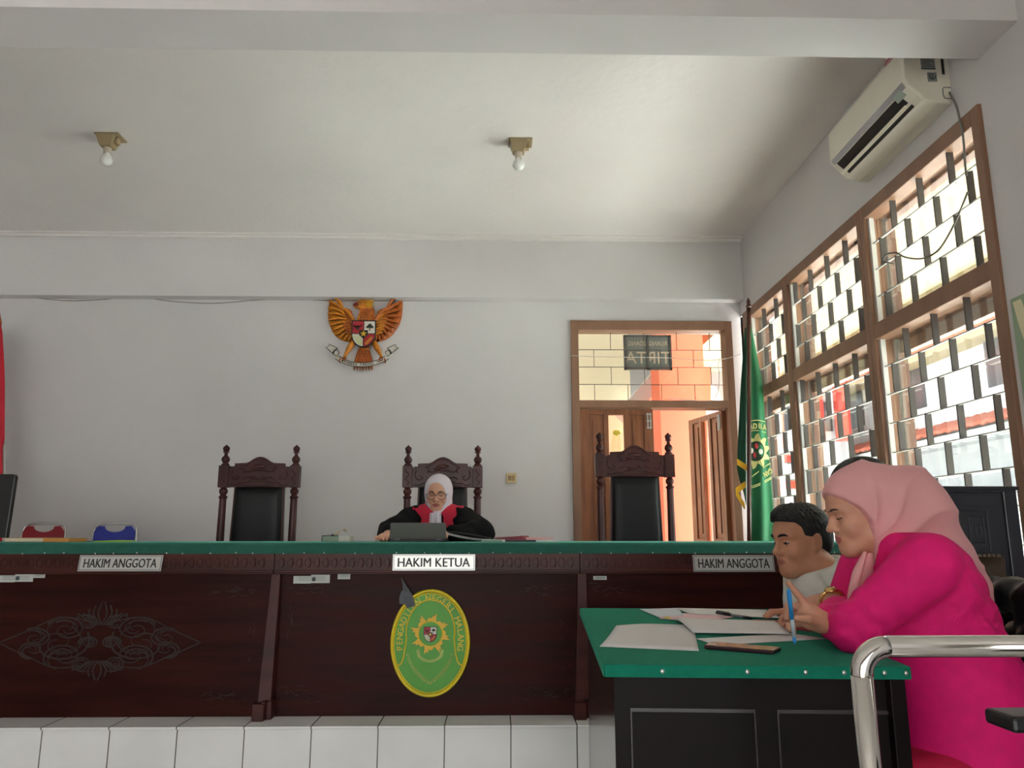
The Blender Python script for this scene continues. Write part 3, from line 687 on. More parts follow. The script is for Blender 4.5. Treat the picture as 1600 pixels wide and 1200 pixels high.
    def seat(u, v):
        x = 2*u-1; yv = 2*v-1; e = max(0, (1-abs(x)**6)*(1-abs(yv)**6))
        return (x*.235, -.25+yv*.22, .475+.05*e**.4)
    st.grid(seat, 17, 17); st.box(-.235, .235, -.47, -.03, .44, .475)
    st.build('seat', m_leather, t, world=False, smooth=False)
    fr = MB(); fr.box(-.245, .245, -.48, .02, .38, .44); fr.build('seat_frame', m_carv, t, world=False, bevel=.005)
    for s in (-1, 1):
        lg = MB().lathe([(.02, 0), (.026, .03), (.018, .06), (.024, .2), (.028, .3), (.02, .33), (.028, .38)], (s*.225, -.45, 0), 14); smooth_angle(lg.build('leg', m_carv, t, world=False))
        am = MB(); am.tube(catmull([(s*.235, -.02, .68), (s*.24, -.2, .69), (s*.245, -.4, .68), (s*.245, -.46, .66)]), .02, 10, .8); am.tube([(s*.24, -.42, .42), (s*.24, -.42, .67)], .016, 10)
        am.build('armrest', m_carv, t, world=False, smooth=True)
    return t
ch1 = make_chair('empty carved high-backed chair standing before bare wall, nearest the folding chairs')
ch2 = copy_tree(ch1); ch2['label'] = 'carved high-backed chair occupied by the judge in red and black robe'
ch3 = copy_tree(ch1); ch3['label'] = 'empty carved high-backed chair standing in front of the open door'
ch1.location = (-1.522, 5.0, CZ); ch2.location = (-.346, 5.0, CZ); ch3.location = (.902, 5.0, CZ); ch3.scale = (1, 1, 1.062)
# ---------------------------------------------------------------- two folding chairs against the wall
m_chrome = M('chrome', (205, 205, 205), .16, 1.0)
def folding(x, label, rgb, nm):
    mt = M(nm, rgb, .45, var=.05)
    t = thing('folding_chair', label, 'chair', (x, 5.72, ZP), 'folding chairs along the back wall')
    w, zt = .152, .905
    fr = MB(); fr.tube(catmull([(-w-.012, -.02, .48), (-w-.008, 0, .7), (-w+.002, .02, zt-.05), (-w+.035, .025, zt-.005), (0, .026, zt), (w-.035, .025, zt-.005), (w-.002, .02, zt-.05), (w+.008, 0, .7), (w+.012, -.02, .48)], 6), .009, 8)
    for s in (-1, 1):
        fr.tube([(s*(w+.012), -.02, .48), (s*(w+.012), -.33, .01)], .009, 8); fr.tube([(s*(w), -.3, .45), (s*w, .12, .01)], .009, 8)
    fr.tube([(-w, .12, .01), (w, .12, .01)], .009, 8); fr.tube([(-w-.012, -.33, .01), (w+.012, -.33, .01)], .009, 8)
    fr.build('frame', m_chrome, t, world=False, smooth=True)
    pts = [(-w+.004, .70), (w-.004, .70), (w-.004, zt-.055), (w-.035, zt-.014), (.075, zt-.016)]+[(.075*math.cos(a), zt-.02-.038*math.sin(a)) for a in [i*math.pi/12 for i in range(1, 12)]]+[(-.075, zt-.016), (-w+.035, zt-.014), (-w+.004, zt-.055)]
    MB().prism(pts, (0, .022, 0), (1, 0, 0), (0, 0, 1), .02).build('backrest', mt, t, world=False, bevel=.006)
    MB().box(-w+.005, w-.005, -.34, -.02, .45, .485).build('seat', mt, t, world=False, bevel=.012)
folding(PY(67, 830, 5.72)[0], 'folding chair with red backrest against the back wall', (150, 16, 36), 'red_vinyl')
folding(PY(178, 833, 5.72)[0], 'folding chair with blue backrest against the back wall', (44, 58, 168), 'blue_vinyl')
# ---------------------------------------------------------------- things on the bench
zt = 1.118
m_blackpl = M('black_plastic', (16, 16, 18), .35)
a0, a1, a2 = PY(26, 741, 4.1), PY(10, 848, 4.1), PY(17, 741, 4.1)
mo = thing('monitor', 'black computer monitor seen from behind at the edge of the bench', 'monitor', (a1[0]-.26, 4.1, zt))
sb = (a0[0]-a1[0])/(a0[2]-zt)
pts = [(-.52, .0+.02), (0, .02), (sb*(a0[2]-zt-.012), a0[2]-zt-.012), (sb*(a0[2]-zt)-.008, a0[2]-zt), (-.52, a0[2]-zt+.005)]
MB().prism(pts, (a1[0], 4.12, zt), (1, 0, 0), (0, 0, 1), .03).build('housing', m_blackpl, mo, bevel=.004)
MB().box(a1[0]-.5, a1[0]-.02, 4.12, 4.125, zt+.05, a0[2]-.03).build('screen', M('dark_screen', (8, 8, 10), .1), mo)
st = MB(); st.box(a1[0]-.32, a1[0]-.22, 4.1, 4.13, zt, zt+.1); st.box(a1[0]-.4, a1[0]-.14, 4.03, 4.2, zt, zt+.012); st.build('stand', m_blackpl, mo, bevel=.003)
def block(name, xa, xb, yt, Y, dy, label, cat, mat, parts=None, rot=0, z0=zt, th=None, group=None):
    p = PY(xa, yt, Y); q = PY(xb, yt, Y); t = thing(name, label, cat, ((p[0]+q[0])/2, Y+dy/2, z0), group)
    h = th if th else max(.004, p[2]-z0)
    return t, p[0], q[0], h
m_paper = M('paper_white', (216, 214, 212), .8, var=.02, vs=20); m_cream2 = M('paper_cream', (208, 198, 170), .8); m_or = M('cover_orange', (206, 140, 62), .6); m_lime = M('folder_lime', (150, 190, 50), .6)
m_maroon = M('cover_maroon', (126, 20, 42), .5); m_dk = M('cover_dark', (38, 34, 42), .5); m_palegreen = M('box_palegreen', (150, 168, 150), .7)
t, x0, x1, h = block('book', 9, 67, 841, 3.86, .2, 'cream paged thick book lying under the red folding chair end of the bench', 'book', None)
h = .021; MB().box(x0, x1, 3.86, 4.06, zt+.002, zt+h-.002).build('pages', m_cream2, t); MB().box(x0-.002, x1+.002, 3.858, 4.07, zt+h-.003, zt+h).build('cover', M('cover_tan', (170, 128, 84), .6), t); MB().box(x0-.002, x1+.002, 3.858, 4.07, zt, zt+.002).build('back_cover', m_dk, t)
t, x0, x1, h = block('book', 68, 107, 841, 3.85, .2, 'orange covered book lying beside the cream paged one on the bench', 'book', None)
h = .018; MB().box(x0, x1, 3.852, 4.02, zt+.002, zt+h-.003).build('pages', m_or, t); MB().box(x0-.001, x1+.002, 3.85, 4.03, zt+h-.003, zt+h).build('cover', M('cover_amber', (200, 150, 80), .6), t)
t, x0, x1, h = block('folder', 146, 195, 848, 3.95, .25, 'lime green folder lying flat on the bench below the blue chair', 'folder', None)
MB().hexa([(x0, 3.95, zt), (x1, 3.94, zt), (x1-.06, 4.2, zt), (x0+.02, 4.2, zt), (x0, 3.95, zt+.006), (x1, 3.94, zt+.003), (x1-.06, 4.2, zt+.006), (x0+.02, 4.2, zt+.008)]).build('cover', m_lime, t)
t, x0, x1, h = block('folder', 108, 150, 847.5, 4.02, .2, 'thin dark green folder between the orange book and lime folder', 'folder', None)
MB().box(x0+.005, x1+.05, 4.0, 4.2, zt, zt+.003).build('cover', M('folder_green', (20, 78, 62), .6), t)
# tissue box
p0, p1, p2 = PY(503, 838, 4.15), PY(529, 838, 4.15), PY(547, 838, 4.15)
tb = thing('tissue_box', 'tissue box in a clear holder with a tissue sticking out', 'tissue box', ((p0[0]+p2[0])/2, 4.2, zt))
MB().box(p0[0]+.004, p1[0], 4.15, 4.26, zt, p0[2]).build('holder', m_palegreen, tb, bevel=.004)
MB().box(p1[0], p2[0], 4.15, 4.26, zt, p0[2]+.002).build('carton', M('carton_white', (218, 216, 204), .7, bump=.5, bs=90), tb, bevel=.002)
ed = MB(); ed.tube(catmull([(p0[0]+.002, 4.148, zt), (p0[0]+.002, 4.148, p0[2]), (p0[0]+.01, 4.148, p0[2]+.003), (p1[0], 4.148, p0[2]+.003)], 4), .0022, 6); ed.build('edge', m_dk, tb)
ts = MB()
q0, q1 = PY(522, 837, 4.18), PY(543, 831, 4.18)
def tis(u, v):
    x = q0[0]+(q1[0]-q0[0])*u; z = p0[2]+.004+(.034*math.sin(u*2.2))*(1-.25*v); return (x, 4.17+.05*v, z+.006*math.sin(u*9+v*4))
ts.grid(tis, 14, 8); ts.build('tissue', M('tissue_cream', (222, 210, 188), .9), tb, smooth=True, solid=.003)
kn = PY(519, 836, 4.16); MB().ell((kn[0], 4.18, p0[2]+.004), (.011, .012, .008)).build('clip', m_dk, tb, smooth=True)
# laptop, its lid towards us
l0, l1, l2, l3 = PY(607, 845, 4.0), PY(697, 845, 4.0), PY(697, 817, 4.0), PY(612, 817, 4.0)
lp = thing('laptop', 'open dark grey laptop, lid back facing out, in front of the judge', 'laptop', ((l0[0]+l1[0])/2, 4.15, zt))
m_lap = M('laptop_grey', (122, 119, 115), .5, .1, var=.03)
y0, y1 = 4.02, 3.965
MB().hexa([(l0[0], y0, zt+.014), (l1[0], y0, zt+.014), (l1[0], y0+.007, zt+.014), (l0[0], y0+.007, zt+.014), (l3[0], y1, l3[2]), (l2[0], y1, l2[2]), (l2[0], y1+.006, l2[2]), (l3[0], y1+.006, l3[2])]).build('lid', m_lap, lp, bevel=.002)
MB().hexa([(l0[0]+.01, y0+.0078, zt+.02), (l1[0]-.01, y0+.0078, zt+.02), (l1[0]-.01, y0+.009, zt+.02), (l0[0]+.01, y0+.009, zt+.02), (l3[0]+.01, y1+.0068, l3[2]-.008), (l2[0]-.01, y1+.0068, l2[2]-.008), (l2[0]-.01, y1+.008, l2[2]-.008), (l3[0]+.01, y1+.008, l3[2]-.008)]).build('screen', M('lap_screen', (20, 22, 26), .15), lp)
MB().box(l0[0], l1[0], y0+.004, y0+.22, zt, zt+.013).build('base', m_dk, lp, bevel=.003)
hn = MB()
for x in (l0[0]+.03, l1[0]-.05): hn.box(x, x+.025, y0-.003, y0+.004, zt+.008, zt+.017)
hn.build('hinge', m_blackpl, lp)
# open folder with paper curving down, and the files beyond it
b0, b1 = PY(698, 836, 4.06), PY(768, 846, 4.06)
fo = thing('file', 'open file with curled white sheets and black cover beside the laptop', 'file', ((b0[0]+b1[0])/2, 4.12, zt))
def sheet(off, dz):
    def fn(u, v):
        x = b0[0]+(b1[0]-b0[0])*u
        z = zt+.006+off+(b0[2]-zt)*((1-u)**2.0)*1.0+dz*u*0
        return (x, 3.98+off*.5+.2*v, z)
    return fn
MB().grid(sheet(0, 0), 16, 4).build('page', m_paper, fo, smooth=True, solid=.002); MB().grid(sheet(.006, 0), 16, 4).build('page', m_paper, fo, smooth=True, solid=.002)
def cov(u, v):
    x = b0[0]+.004+(b1[0]-b0[0])*.98*u; return (x, 4.0+.2*v, zt+.012+.006+(b0[2]-zt)*((1-u)**1.9)+.01*math.sin(u*3.1))
MB().grid(cov, 16, 4).build('cover', M('cover_black', (40, 36, 42), .45), fo, smooth=True, solid=.004)
t, x0, x1, h = block('file_box', 752, 785, 846.5, 3.93, .2, 'pale green document box lying flat beside the open file', 'box', None)
MB().box(x0, x1+.004, 3.93, 4.1, zt, zt+.012).build('box_body', m_palegreen, t, bevel=.002); MB().box(x1-.002, x1+.014, 3.928, 4.1, zt, zt+.011).build('label_tab', m_paper, t)
p, q = PY(772, 840, 4.12), PY(822, 845, 4.12)
t = thing('folder', 'maroon folder with pink paper lying on the bench, tented slightly', 'folder', ((p[0]+q[0])/2, 4.25, zt))
MB().hexa([(p[0], 4.12, zt+.013), (q[0], 4.12, zt+.0), (q[0]+.03, 4.3, zt+.004), (p[0], 4.3, zt+.013), (p[0], 4.12, zt+.016), (q[0]-.02, 4.12, zt+.03), (q[0]+.02, 4.3, zt+.03), (p[0], 4.3, zt+.022)]).build('cover', m_maroon, t)
MB().hexa([(q[0]-.0, 4.14, zt+.001), (q[0]+.15, 4.14, zt+.016), (q[0]+.15, 4.3, zt+.016), (q[0]+.0, 4.3, zt+.001), (q[0]-.0, 4.14, zt+.02), (q[0]+.15, 4.14, zt+.021), (q[0]+.15, 4.3, zt+.021), (q[0]+.0, 4.3, zt+.022)]).build('page', M('paper_pink', (226, 170, 170), .8), t)
t, x0, x1, h = block('document', 838, 871, 845, 3.98, .2, 'stack of white paper lying at the end beside the maroon folder', 'paper', None)
MB().box(x0-.0, x1, 3.98, 4.12, zt, zt+.01).build('stack', m_paper, t)
t, x0, x1, h = block('notebook', 788, 838, 847, 4.0, .2, 'flat dark notebook lying between green box and white paper', 'notebook', None)
MB().box(x0, x1-.004, 3.97, 4.1, zt, zt+.009).build('cover', m_dk, t)
# ================================================================ SIGNED-DISTANCE MODELLER (for bodies and cloth)
def V3(p): return np.array(p, dtype=np.float32)
def s_ell(c, r, R=None):
    c = V3(c); r = V3(r); RT = None if R is None else np.array(R, dtype=np.float32).T
    def f(P):
        q = P-c
        if RT is not None: q = q @ RT.T
        k0 = np.sqrt(((q/r)**2).sum(-1)); k1 = np.sqrt(((q/(r*r))**2).sum(-1))+1e-9
        return k0*(k0-1)/k1
    return f
def s_cap(a, b, r1, r2=None):
    a, b = V3(a), V3(b); r2 = r1 if r2 is None else r2; d = b-a; L = float((d*d).sum())+1e-12
    def f(P):
        q = P-a; t = np.clip((q @ d)/L, 0, 1)
        return np.sqrt(((q-t[:, None]*d)**2).sum(-1))-(r1+(r2-r1)*t)
    return f
def s_chain(pts, rs, k=.01):
    fs = [s_cap(pts[i], pts[i+1], rs[i], rs[i+1]) for i in range(len(pts)-1)]
    def f(P):
        v = fs[0](P)
        for g in fs[1:]: v = smin(v, g(P), k)
        return v
    return f
def s_half(p, n):
    p, n = V3(p), V3(n); n = n/np.linalg.norm(n)
    return lambda P: (P-p) @ n
def smin(a, b, k):
    h = np.clip(k-np.abs(a-b), 0, None)/k
    return np.minimum(a, b)-h*h*k*.25
def smax(a, b, k): return -smin(-a, -b, k)
def s_union(items):
    def f(P):
        v = None
        for g, k in items:
            d = g(P); v = d if v is None else smin(v, d, k)
        return v
    return f
def axis(lo, hi, res, fine=()):
    out = [lo]
    while out[-1] < hi:
        r = res
        for a, b, q in fine:
            if a <= out[-1] <= b: r = min(r, q)
        out.append(out[-1]+r)
    return np.array(out, dtype=np.float32)
def surface(fn, ax, ay, az):
    """surface nets on a rectilinear grid -> MB"""
    nx, ny, nz = len(ax), len(ay), len(az); Vv = np.empty((nx, ny, nz), np.float32)
    Yg, Zg = np.meshgrid(ay, az, indexing='ij')
    st = max(1, 300000//(ny*nz))
    for i in range(0, nx, st):
        xs = ax[i:i+st]; n = len(xs)
        P = np.empty((n, ny*nz, 3), np.float32); P[:, :, 0] = xs[:, None]; P[:, :, 1] = Yg.ravel()[None]; P[:, :, 2] = Zg.ravel()[None]
        Vv[i:i+n] = fn(P.reshape(-1, 3)).reshape(n, ny, nz)
    Vv[0] = np.maximum(Vv[0], 1e-4); Vv[-1] = np.maximum(Vv[-1], 1e-4); Vv[:, 0] = np.maximum(Vv[:, 0], 1e-4); Vv[:, -1] = np.maximum(Vv[:, -1], 1e-4); Vv[:, :, 0] = np.maximum(Vv[:, :, 0], 1e-4); Vv[:, :, -1] = np.maximum(Vv[:, :, -1], 1e-4)
    A = (ax, ay, az); ins = Vv < 0
    acc = np.zeros((nx-1, ny-1, nz-1, 3), np.float32); cnt = np.zeros((nx-1, ny-1, nz-1), np.float32)
    sl = lambda o, n: slice(o, n-1+o)
    for d in range(3):
        o1, o2 = [e for e in range(3) if e != d]
        for u in (0, 1):
            for v in (0, 1):
                off = [0, 0, 0]; off[o1] = u; off[o2] = v; off2 = list(off); off2[d] = 1
                a = Vv[sl(off[0], nx), sl(off[1], ny), sl(off[2], nz)]; b = Vv[sl(off2[0], nx), sl(off2[1], ny), sl(off2[2], nz)]
                m = (a < 0) != (b < 0); idx = np.nonzero(m); t = a[idx]/(a[idx]-b[idx])
                for e in range(3):
                    base = A[e][idx[e]+off[e]]
                    if e == d: base = base+t*(A[e][idx[e]+1]-A[e][idx[e]])
                    acc[idx[0], idx[1], idx[2], e] += base
                cnt[idx] += 1
    act = cnt > 0; ids = np.full(act.shape, -1, np.int64); ids[act] = np.arange(act.sum())
    verts = acc[act]/cnt[act][:, None]; faces = []
    for d in range(3):
        o1, o2 = [(1, 2), (2, 0), (0, 1)][d]
        sa = [slice(0, n) for n in (nx, ny, nz)]; sb = list(sa); sa[d] = slice(0, -1); sb[d] = slice(1, None)
        a, b = ins[tuple(sa)], ins[tuple(sb)]; m = a != b; I = list(np.nonzero(m))
        ok = (I[o1] > 0) & (I[o2] > 0) & (I[o1] < (nx, ny, nz)[o1]-1) & (I[o2] < (nx, ny, nz)[o2]-1); I = [q[ok] for q in I]; fl = a[tuple(I)]
        def cid(da, db):
            J = list(I); J[o1] = J[o1]-da; J[o2] = J[o2]-db; return ids[J[0], J[1], J[2]]
        q = np.stack([cid(1, 1), cid(0, 1), cid(0, 0), cid(1, 0)], 1); q[~fl] = q[~fl][:, ::-1]; faces.append(q)
    mb = MB(); mb.v = [tuple(p) for p in verts.tolist()]; mb.f = [tuple(q) for q in np.concatenate(faces).tolist()]; mb.m = [0]*len(mb.f); return mb
def paint(mb, rules):
    """material index per face from functions of position; later rules win"""
    v = np.array(mb.v, np.float32); f = np.array(mb.f); c = v[f].mean(1); m = np.zeros(len(f), int)
    for k, fn in rules: m[fn(c)] = k
    mb.m = m.tolist()
class Head:
    """head in its own frame: x right, y forward, z up; origin between the ears"""
    def __init__(s, o, fwd, up, k=1.0, wide=1.0):
        f = Vector(fwd).normalized(); u = Vector(up); u = (u-f*u.dot(f)).normalized(); r = f.cross(u)
        s.o = np.array(o, np.float32); s.B = np.array([r, f, u], np.float32); s.k = k; s.w = wide
    def L(s, P):
        q = ((P-s.o) @ s.B.T)/s.k; q[:, 0] /= s.w; return q
    def W(s, p): p = np.array([p[0]*s.w, p[1], p[2]], np.float32); return tuple(float(t) for t in (s.o+(p*s.k) @ s.B))
    def sdf(s, ears=True, male=False, cheek=1.0):
        it = [(s_ell((0, -.012, .042), (.073, .094, .083)), 0), (s_ell((0, .024, -.03), (.060*cheek, .066, .078)), .03), (s_ell((0, .045, .045), (.058, .050, .050)), .03)]
        it += [(s_ell((0, .066, -.094), (.026, .022, .020)), .03), (s_cap((-.045*cheek, .01, -.07), (-.012, .062, -.098), .020), .03), (s_cap((.045*cheek, .01, -.07), (.012, .062, -.098), .020), .03)]
        for x in (-1, 1):
            it += [(s_ell((x*.036*cheek, .058, -.032), (.026, .026, .026)), .025), (s_cap((x*.012, .092, .024), (x*.045, .074, .022), .008, .007), .018)]
        it += [(s_cap((0, .088, .016), (0, .106, -.026), .008, .0105), .014), (s_ell((0, .109, -.031), (.0115, .012, .010)), .008)]
        for x in (-1, 1): it += [(s_ell((x*.0135, .097, -.034), (.0085, .011, .008)), .006)]
        mouth = [(s_cap((-.018, .083, -.064), (.018, .083, -.064), .009), .02), (s_chain([(-.022, .082, -.061), (-.007, .092, -.0575), (0, .092, -.059), (.007, .092, -.0575), (.022, .082, -.061)], [.0035, .0055, .005, .0055, .0035], .004), .008), (s_chain([(-.019, .082, -.067), (0, .0895, -.0715), (.019, .082, -.067)], [.004, .007, .004], .004), .008)]
        it += mouth
        base = s_union(it)
        lids = s_union([(s_cap((x*.022, .083, .0055), (x*.040, .077, .0045), .0045, .004), .004) for x in (-1, 1)])
        ear = []
        for x in (-1, 1): ear += [(s_ell((x*.074, -.012, .0), (.010, .019, .031)), .004), (s_ell((x*.070, -.002, -.02), (.008, .012, .016)), .006)]
        ear = s_union(ear); earcut = s_union([(s_ell((x*.083, -.010, .003), (.006, .011, .019)), .001) for x in (-1, 1)])
        def f(P):
            q = s.L(P); v = base(q)
            for x in (-1, 1): v = smax(v, -s_ell((x*.031, .094, .000), (.017, .0135, .0115))(q), .014)
            ax_ = np.abs(q[:, 0:1]); 
            v = smax(v, -s_cap((-.019, .0965, -.0645), (.019, .0965, -.0645), .0022)(q), .004)
            for x in (-1, 1): v = np.minimum(v, s_ell((x*.031, .0755, .0005), (.0125, .0125, .0122))(q)); 
            v = smin(v, lids(q), .004)
            if ears: v = smin(v, smax(ear(q), -earcut(q), .004), .008)
            return v*s.k
        return f
    def eye_mask(s, c):
        q = s.L(c); e = np.zeros(len(c), bool)
        for x in (-1, 1): e |= (np.abs(q[:, 0]-x*.031) < .0125) & (np.abs(q[:, 2]+.0015) < .0038) & (q[:, 1] > .075)
        return e
    def iris_mask(s, c):
        q = s.L(c); e = np.zeros(len(c), bool)
        for x in (-1, 1): e |= (np.abs(q[:, 0]-x*.031) < .005) & (np.abs(q[:, 2]+.002) < .0048) & (q[:, 1] > .075)
        return e
    def lip_mask(s, c):
        q = s.L(c); return (np.abs(q[:, 0]) < .0235) & (np.abs(q[:, 2]+.0645) < .0125*(1-(q[:, 0]/.026)**2)) & (q[:, 1] > .082)
    def brow(s, r=.0032):
        mb = MB()
        for x in (-1, 1): mb.tube([s.W(p) for p in ((x*.013, .0995, .0225), (x*.025, .0985, .027), (x*.038, .0905, .0275), (x*.05, .079, .021))], [r*s.k, r*1.3*s.k, r*s.k, r*.4*s.k], 8)
        return mb
    def lashes(s):
        mb = MB()
        for x in (-1, 1): mb.tube([s.W(p) for p in ((x*.019, .0868, -.0015), (x*.026, .0902, -.003), (x*.035, .0888, -.003), (x*.044, .080, -.0005))], [.0016*s.k]*4, 6)
        return mb
m_skinw = M('skin_warm', (196, 142, 116), .5, var=.05, vs=40, sss=.08); m_skinm = M('skin_brown', (194, 136, 106), .5, var=.06, vs=40, sss=.06); m_skinj = M('skin_light', (204, 152, 126), .5, var=.04, vs=40, sss=.08)
m_lip = M('lip_rose', (172, 92, 88), .45); m_lipm = M('lip_brown', (160, 98, 82), .5); m_eyew = M('eye_white', (176, 164, 154), .25); m_iris = M('eye_dark', (30, 20, 16), .15)
m_hair = M('black_hair', (20, 18, 20), .55, bump=.4, bs=150, stretch=(1, 1, .5), spec=.4); m_brow = M('brow_hair', (40, 28, 24), .7)
# ================================================================ PEOPLE
# ---- woman in the magenta jacket, seated at the small table, facing the wall with the desk in profile
WY = 2.10
hp = PY(1346, 801, WY)
H = Head(hp, (-math.cos(.2), .03, -math.sin(.2)), (-math.sin(.2), 0, math.cos(.2)), .88)
wp = thing('person', 'woman in magenta jacket and dusty pink headscarf writing at the green table', 'person', (1.16, WY, 0))
neck = [PY(1382, 835, WY), PY(1405, 885, WY)]
sh_n, el_n, wr_n = (1.065, 1.915, 1.085), (.895, 1.985, .925), PY(1300, 938, 2.20)
sh_f, el_f, wr_f = (1.08, 2.29, 1.05), (1.02, 2.33, .92), PY(1284, 972, 2.03)
tor = lambda e: [(s_ell((1.13, WY, .985), (.145+e, .165+e, .17+e)), 0), (s_ell((1.20, WY, .72), (.165+e, .18+e, .24+e)), .1), (s_ell((1.19, WY, .52), (.19+e, .2+e, .13+e)), .08), (s_ell((1.06, WY+.01, .94), (.09+e, .13+e, .10+e)), .06)]
leg = lambda e: [(s_chain([(1.14, WY+s*.1, .53), (.72, WY+s*.1, .53), (.74, WY+s*.1, .12)], [.095+e, .075+e, .05+e], .03), .05) for s in (-1, 1)]
arm_n = lambda e: [(s_chain([sh_n, el_n], [.066+e, .048+e], .03), .06), (s_chain([el_n, wr_n], [.047+e, .03+e], .03), .02)]
arm_f = lambda e: [(s_chain([sh_f, el_f], [.066+e, .048+e], .03), .06), (s_chain([el_f, wr_f], [.046+e, .029+e], .03), .02)]
q = lambda x, y, d=2.03: PY(x, y, d)
tu = 1/1.0
hand_r = [(s_ell(q(1264, 962, 2.03), (.030, .017, .034)), .02), (s_cap(wr_f, q(1268, 964, 2.03), .026, .022), .02),
          (s_chain([q(1262, 950, 2.03), q(1247, 930, 2.025), q(1230, 909, 2.02)], [.0105, .0095, .0075], .004), .010),
          (s_chain([q(1279, 972, 2.01), q(1262, 967, 1.99), q(1245, 966, 1.985)], [.012, .0105, .0085], .004), .010),
          (s_chain([q(1254, 950, 2.05), q(1231, 947, 2.055), q(1229, 966, 2.045)], [.010, .009, .008], .003), .006),
          (s_chain([q(1256, 962, 2.05), q(1231, 962, 2.06), q(1233, 983, 2.045)], [.010, .0088, .0075], .003), .006),
          (s_chain([q(1262, 974, 2.05), q(1240, 975, 2.065), q(1240, 990, 2.05)], [.0095, .008, .007], .003), .006)]
hand_l = [(s_cap(wr_n, q(1262, 945, 2.26), .027, .022), .02), (s_ell(q(1258, 948, 2.27), (.04, .03, .016)), .02)]
for k_, (dx, dy) in enumerate(((-28, 8), (-30, 14), (-26, 19), (-18, 24))): hand_l.append((s_chain([q(1248, 950+3*k_, 2.24+.018*k_), q(1248+dx*.6, 950+dy, 2.25+.02*k_), q(1248+dx, 957+dy, 2.24+.02*k_)], [.0095, .0085, .007], .003), .006))
feet = [(s_chain([(.74, WY+s*.1, .10), (.72, WY+s*.1, .04), (.58, WY+s*.1, .03)], [.045, .04, .03], .02), .03) for s in (-1, 1)]
hs = H.sdf(ears=False)
body = s_union([(hs, 0), (s_chain([H.W((0, -.02, -.06)), neck[1]], [.056, .065], .02), .03)]+[(a, max(b, .01)) for a, b in tor(-.015)]+leg(-.012)+arm_n(-.009)+arm_f(-.009)+hand_r+hand_l+feet)
mb = surface(body, axis(.5, 1.5, .012, [(.7, .93, .0042), (.93, 1.02, .006)]), axis(1.7, 2.5, .012, [(1.96, 2.22, .0045), (2.2, 2.32, .007)]), axis(0, 1.36, .014, [(.86, 1.0, .0042), (1.04, 1.32, .0042)]))
paint(mb, [(1, H.lip_mask), (2, H.eye_mask), (3, H.iris_mask)])
mb.build('body', [m_skinw, m_lip, m_skinw, m_skinw], wp, smooth=True)
H.brow(.0028).build('eyebrow', m_brow, wp, smooth=True); H.lashes().build('eyelash', m_iris, wp, smooth=True)
m_jack = M('magenta_cloth', (226, 6, 112), .8, var=.06, vs=30, bump=.15, bs=300)
m_skirt = M('crimson_cloth', (186, 8, 62), .8, var=.05, vs=20, bump=.15, bs=300)
m_hij = M('dusty_pink_cloth', (218, 156, 156), .75, var=.04, vs=10, bump=.08, bs=400, sheen=.3)
def fold(P, d, k, amp, ph=0, cross=None):
    t = P @ V3(d)*k+ph
    return amp*np.sin(t+ (0 if cross is None else .8*np.sin(P @ V3(cross)*k*.7)))
jk0 = s_union([(a, max(b, .01)) for a, b in tor(.012)]+[(s_ell((1.11, WY, 1.09), (.085, .14, .055)), .06), (s_ell((1.06, WY-.06, 1.125), (.05, .07, .045)), .05)]+[(s_chain([sh_n, el_n], [.075, .056], .03), .04), (s_chain([el_n, tuple(np.array(el_n)*.38+np.array(wr_n)*.62)], [.055, .038], .03), .03), (s_chain([sh_f, el_f], [.075, .056], .03), .04), (s_chain([el_f, tuple(np.array(el_f)*.08+np.array(wr_f)*.92)], [.054, .036], .03), .03)])
neckhole = s_cap(H.W((0, .015, -.10)), (1.04, WY+.02, .98), .055, .025)
ELN = V3(el_n)
def jacket(P):
    v = jk0(P)
    de = np.sqrt(((P-ELN)**2).sum(-1))
    v = v+fold(P, (.6, .2, .8), 150, .0065, 0, (1, 0, -.5))*np.clip(1-de/.16, 0, 1)
    bk = np.exp(-((P[:, 0]-1.24)/.08)**2-((P[:, 2]-.95)/.14)**2)
    v = v+fold(P, (.35, .1, 1), 100, .0055, 1.0, (1, .3, 0))*bk
    sh = np.sqrt(((P-V3((1.16, 1.90, 1.0)))**2).sum(-1))
    v = v+fold(P, (-.8, .2, .6), 75, .0065, .6, (.3, 0, 1))*np.clip(1-sh/.16, 0, 1)
    v = smax(v, -neckhole(P), .01)
    return np.maximum(v, .44-P[:, 2])
mb = surface(jacket, axis(.84, 1.5, .008), axis(1.78, 2.46, .008), axis(.44, 1.16, .008))
mb.build('jacket', m_jack, wp, smooth=True)
sk = s_union([(s_ell((1.19, WY, .50), (.21, .215, .12)), 0)]+leg(.02)+[(s_chain([(.74, WY-.1, .3), (.74, WY+.1, .3)], [.1, .1], .02), .06)])
mb = surface(lambda P: np.maximum(sk(P)+fold(P, (0, 1, .2), 60, .004), P[:, 2]-.64), axis(.5, 1.45, .016), axis(1.8, 2.4, .016), axis(.08, .66, .016)); mb.build('skirt', m_skirt, wp, smooth=True)
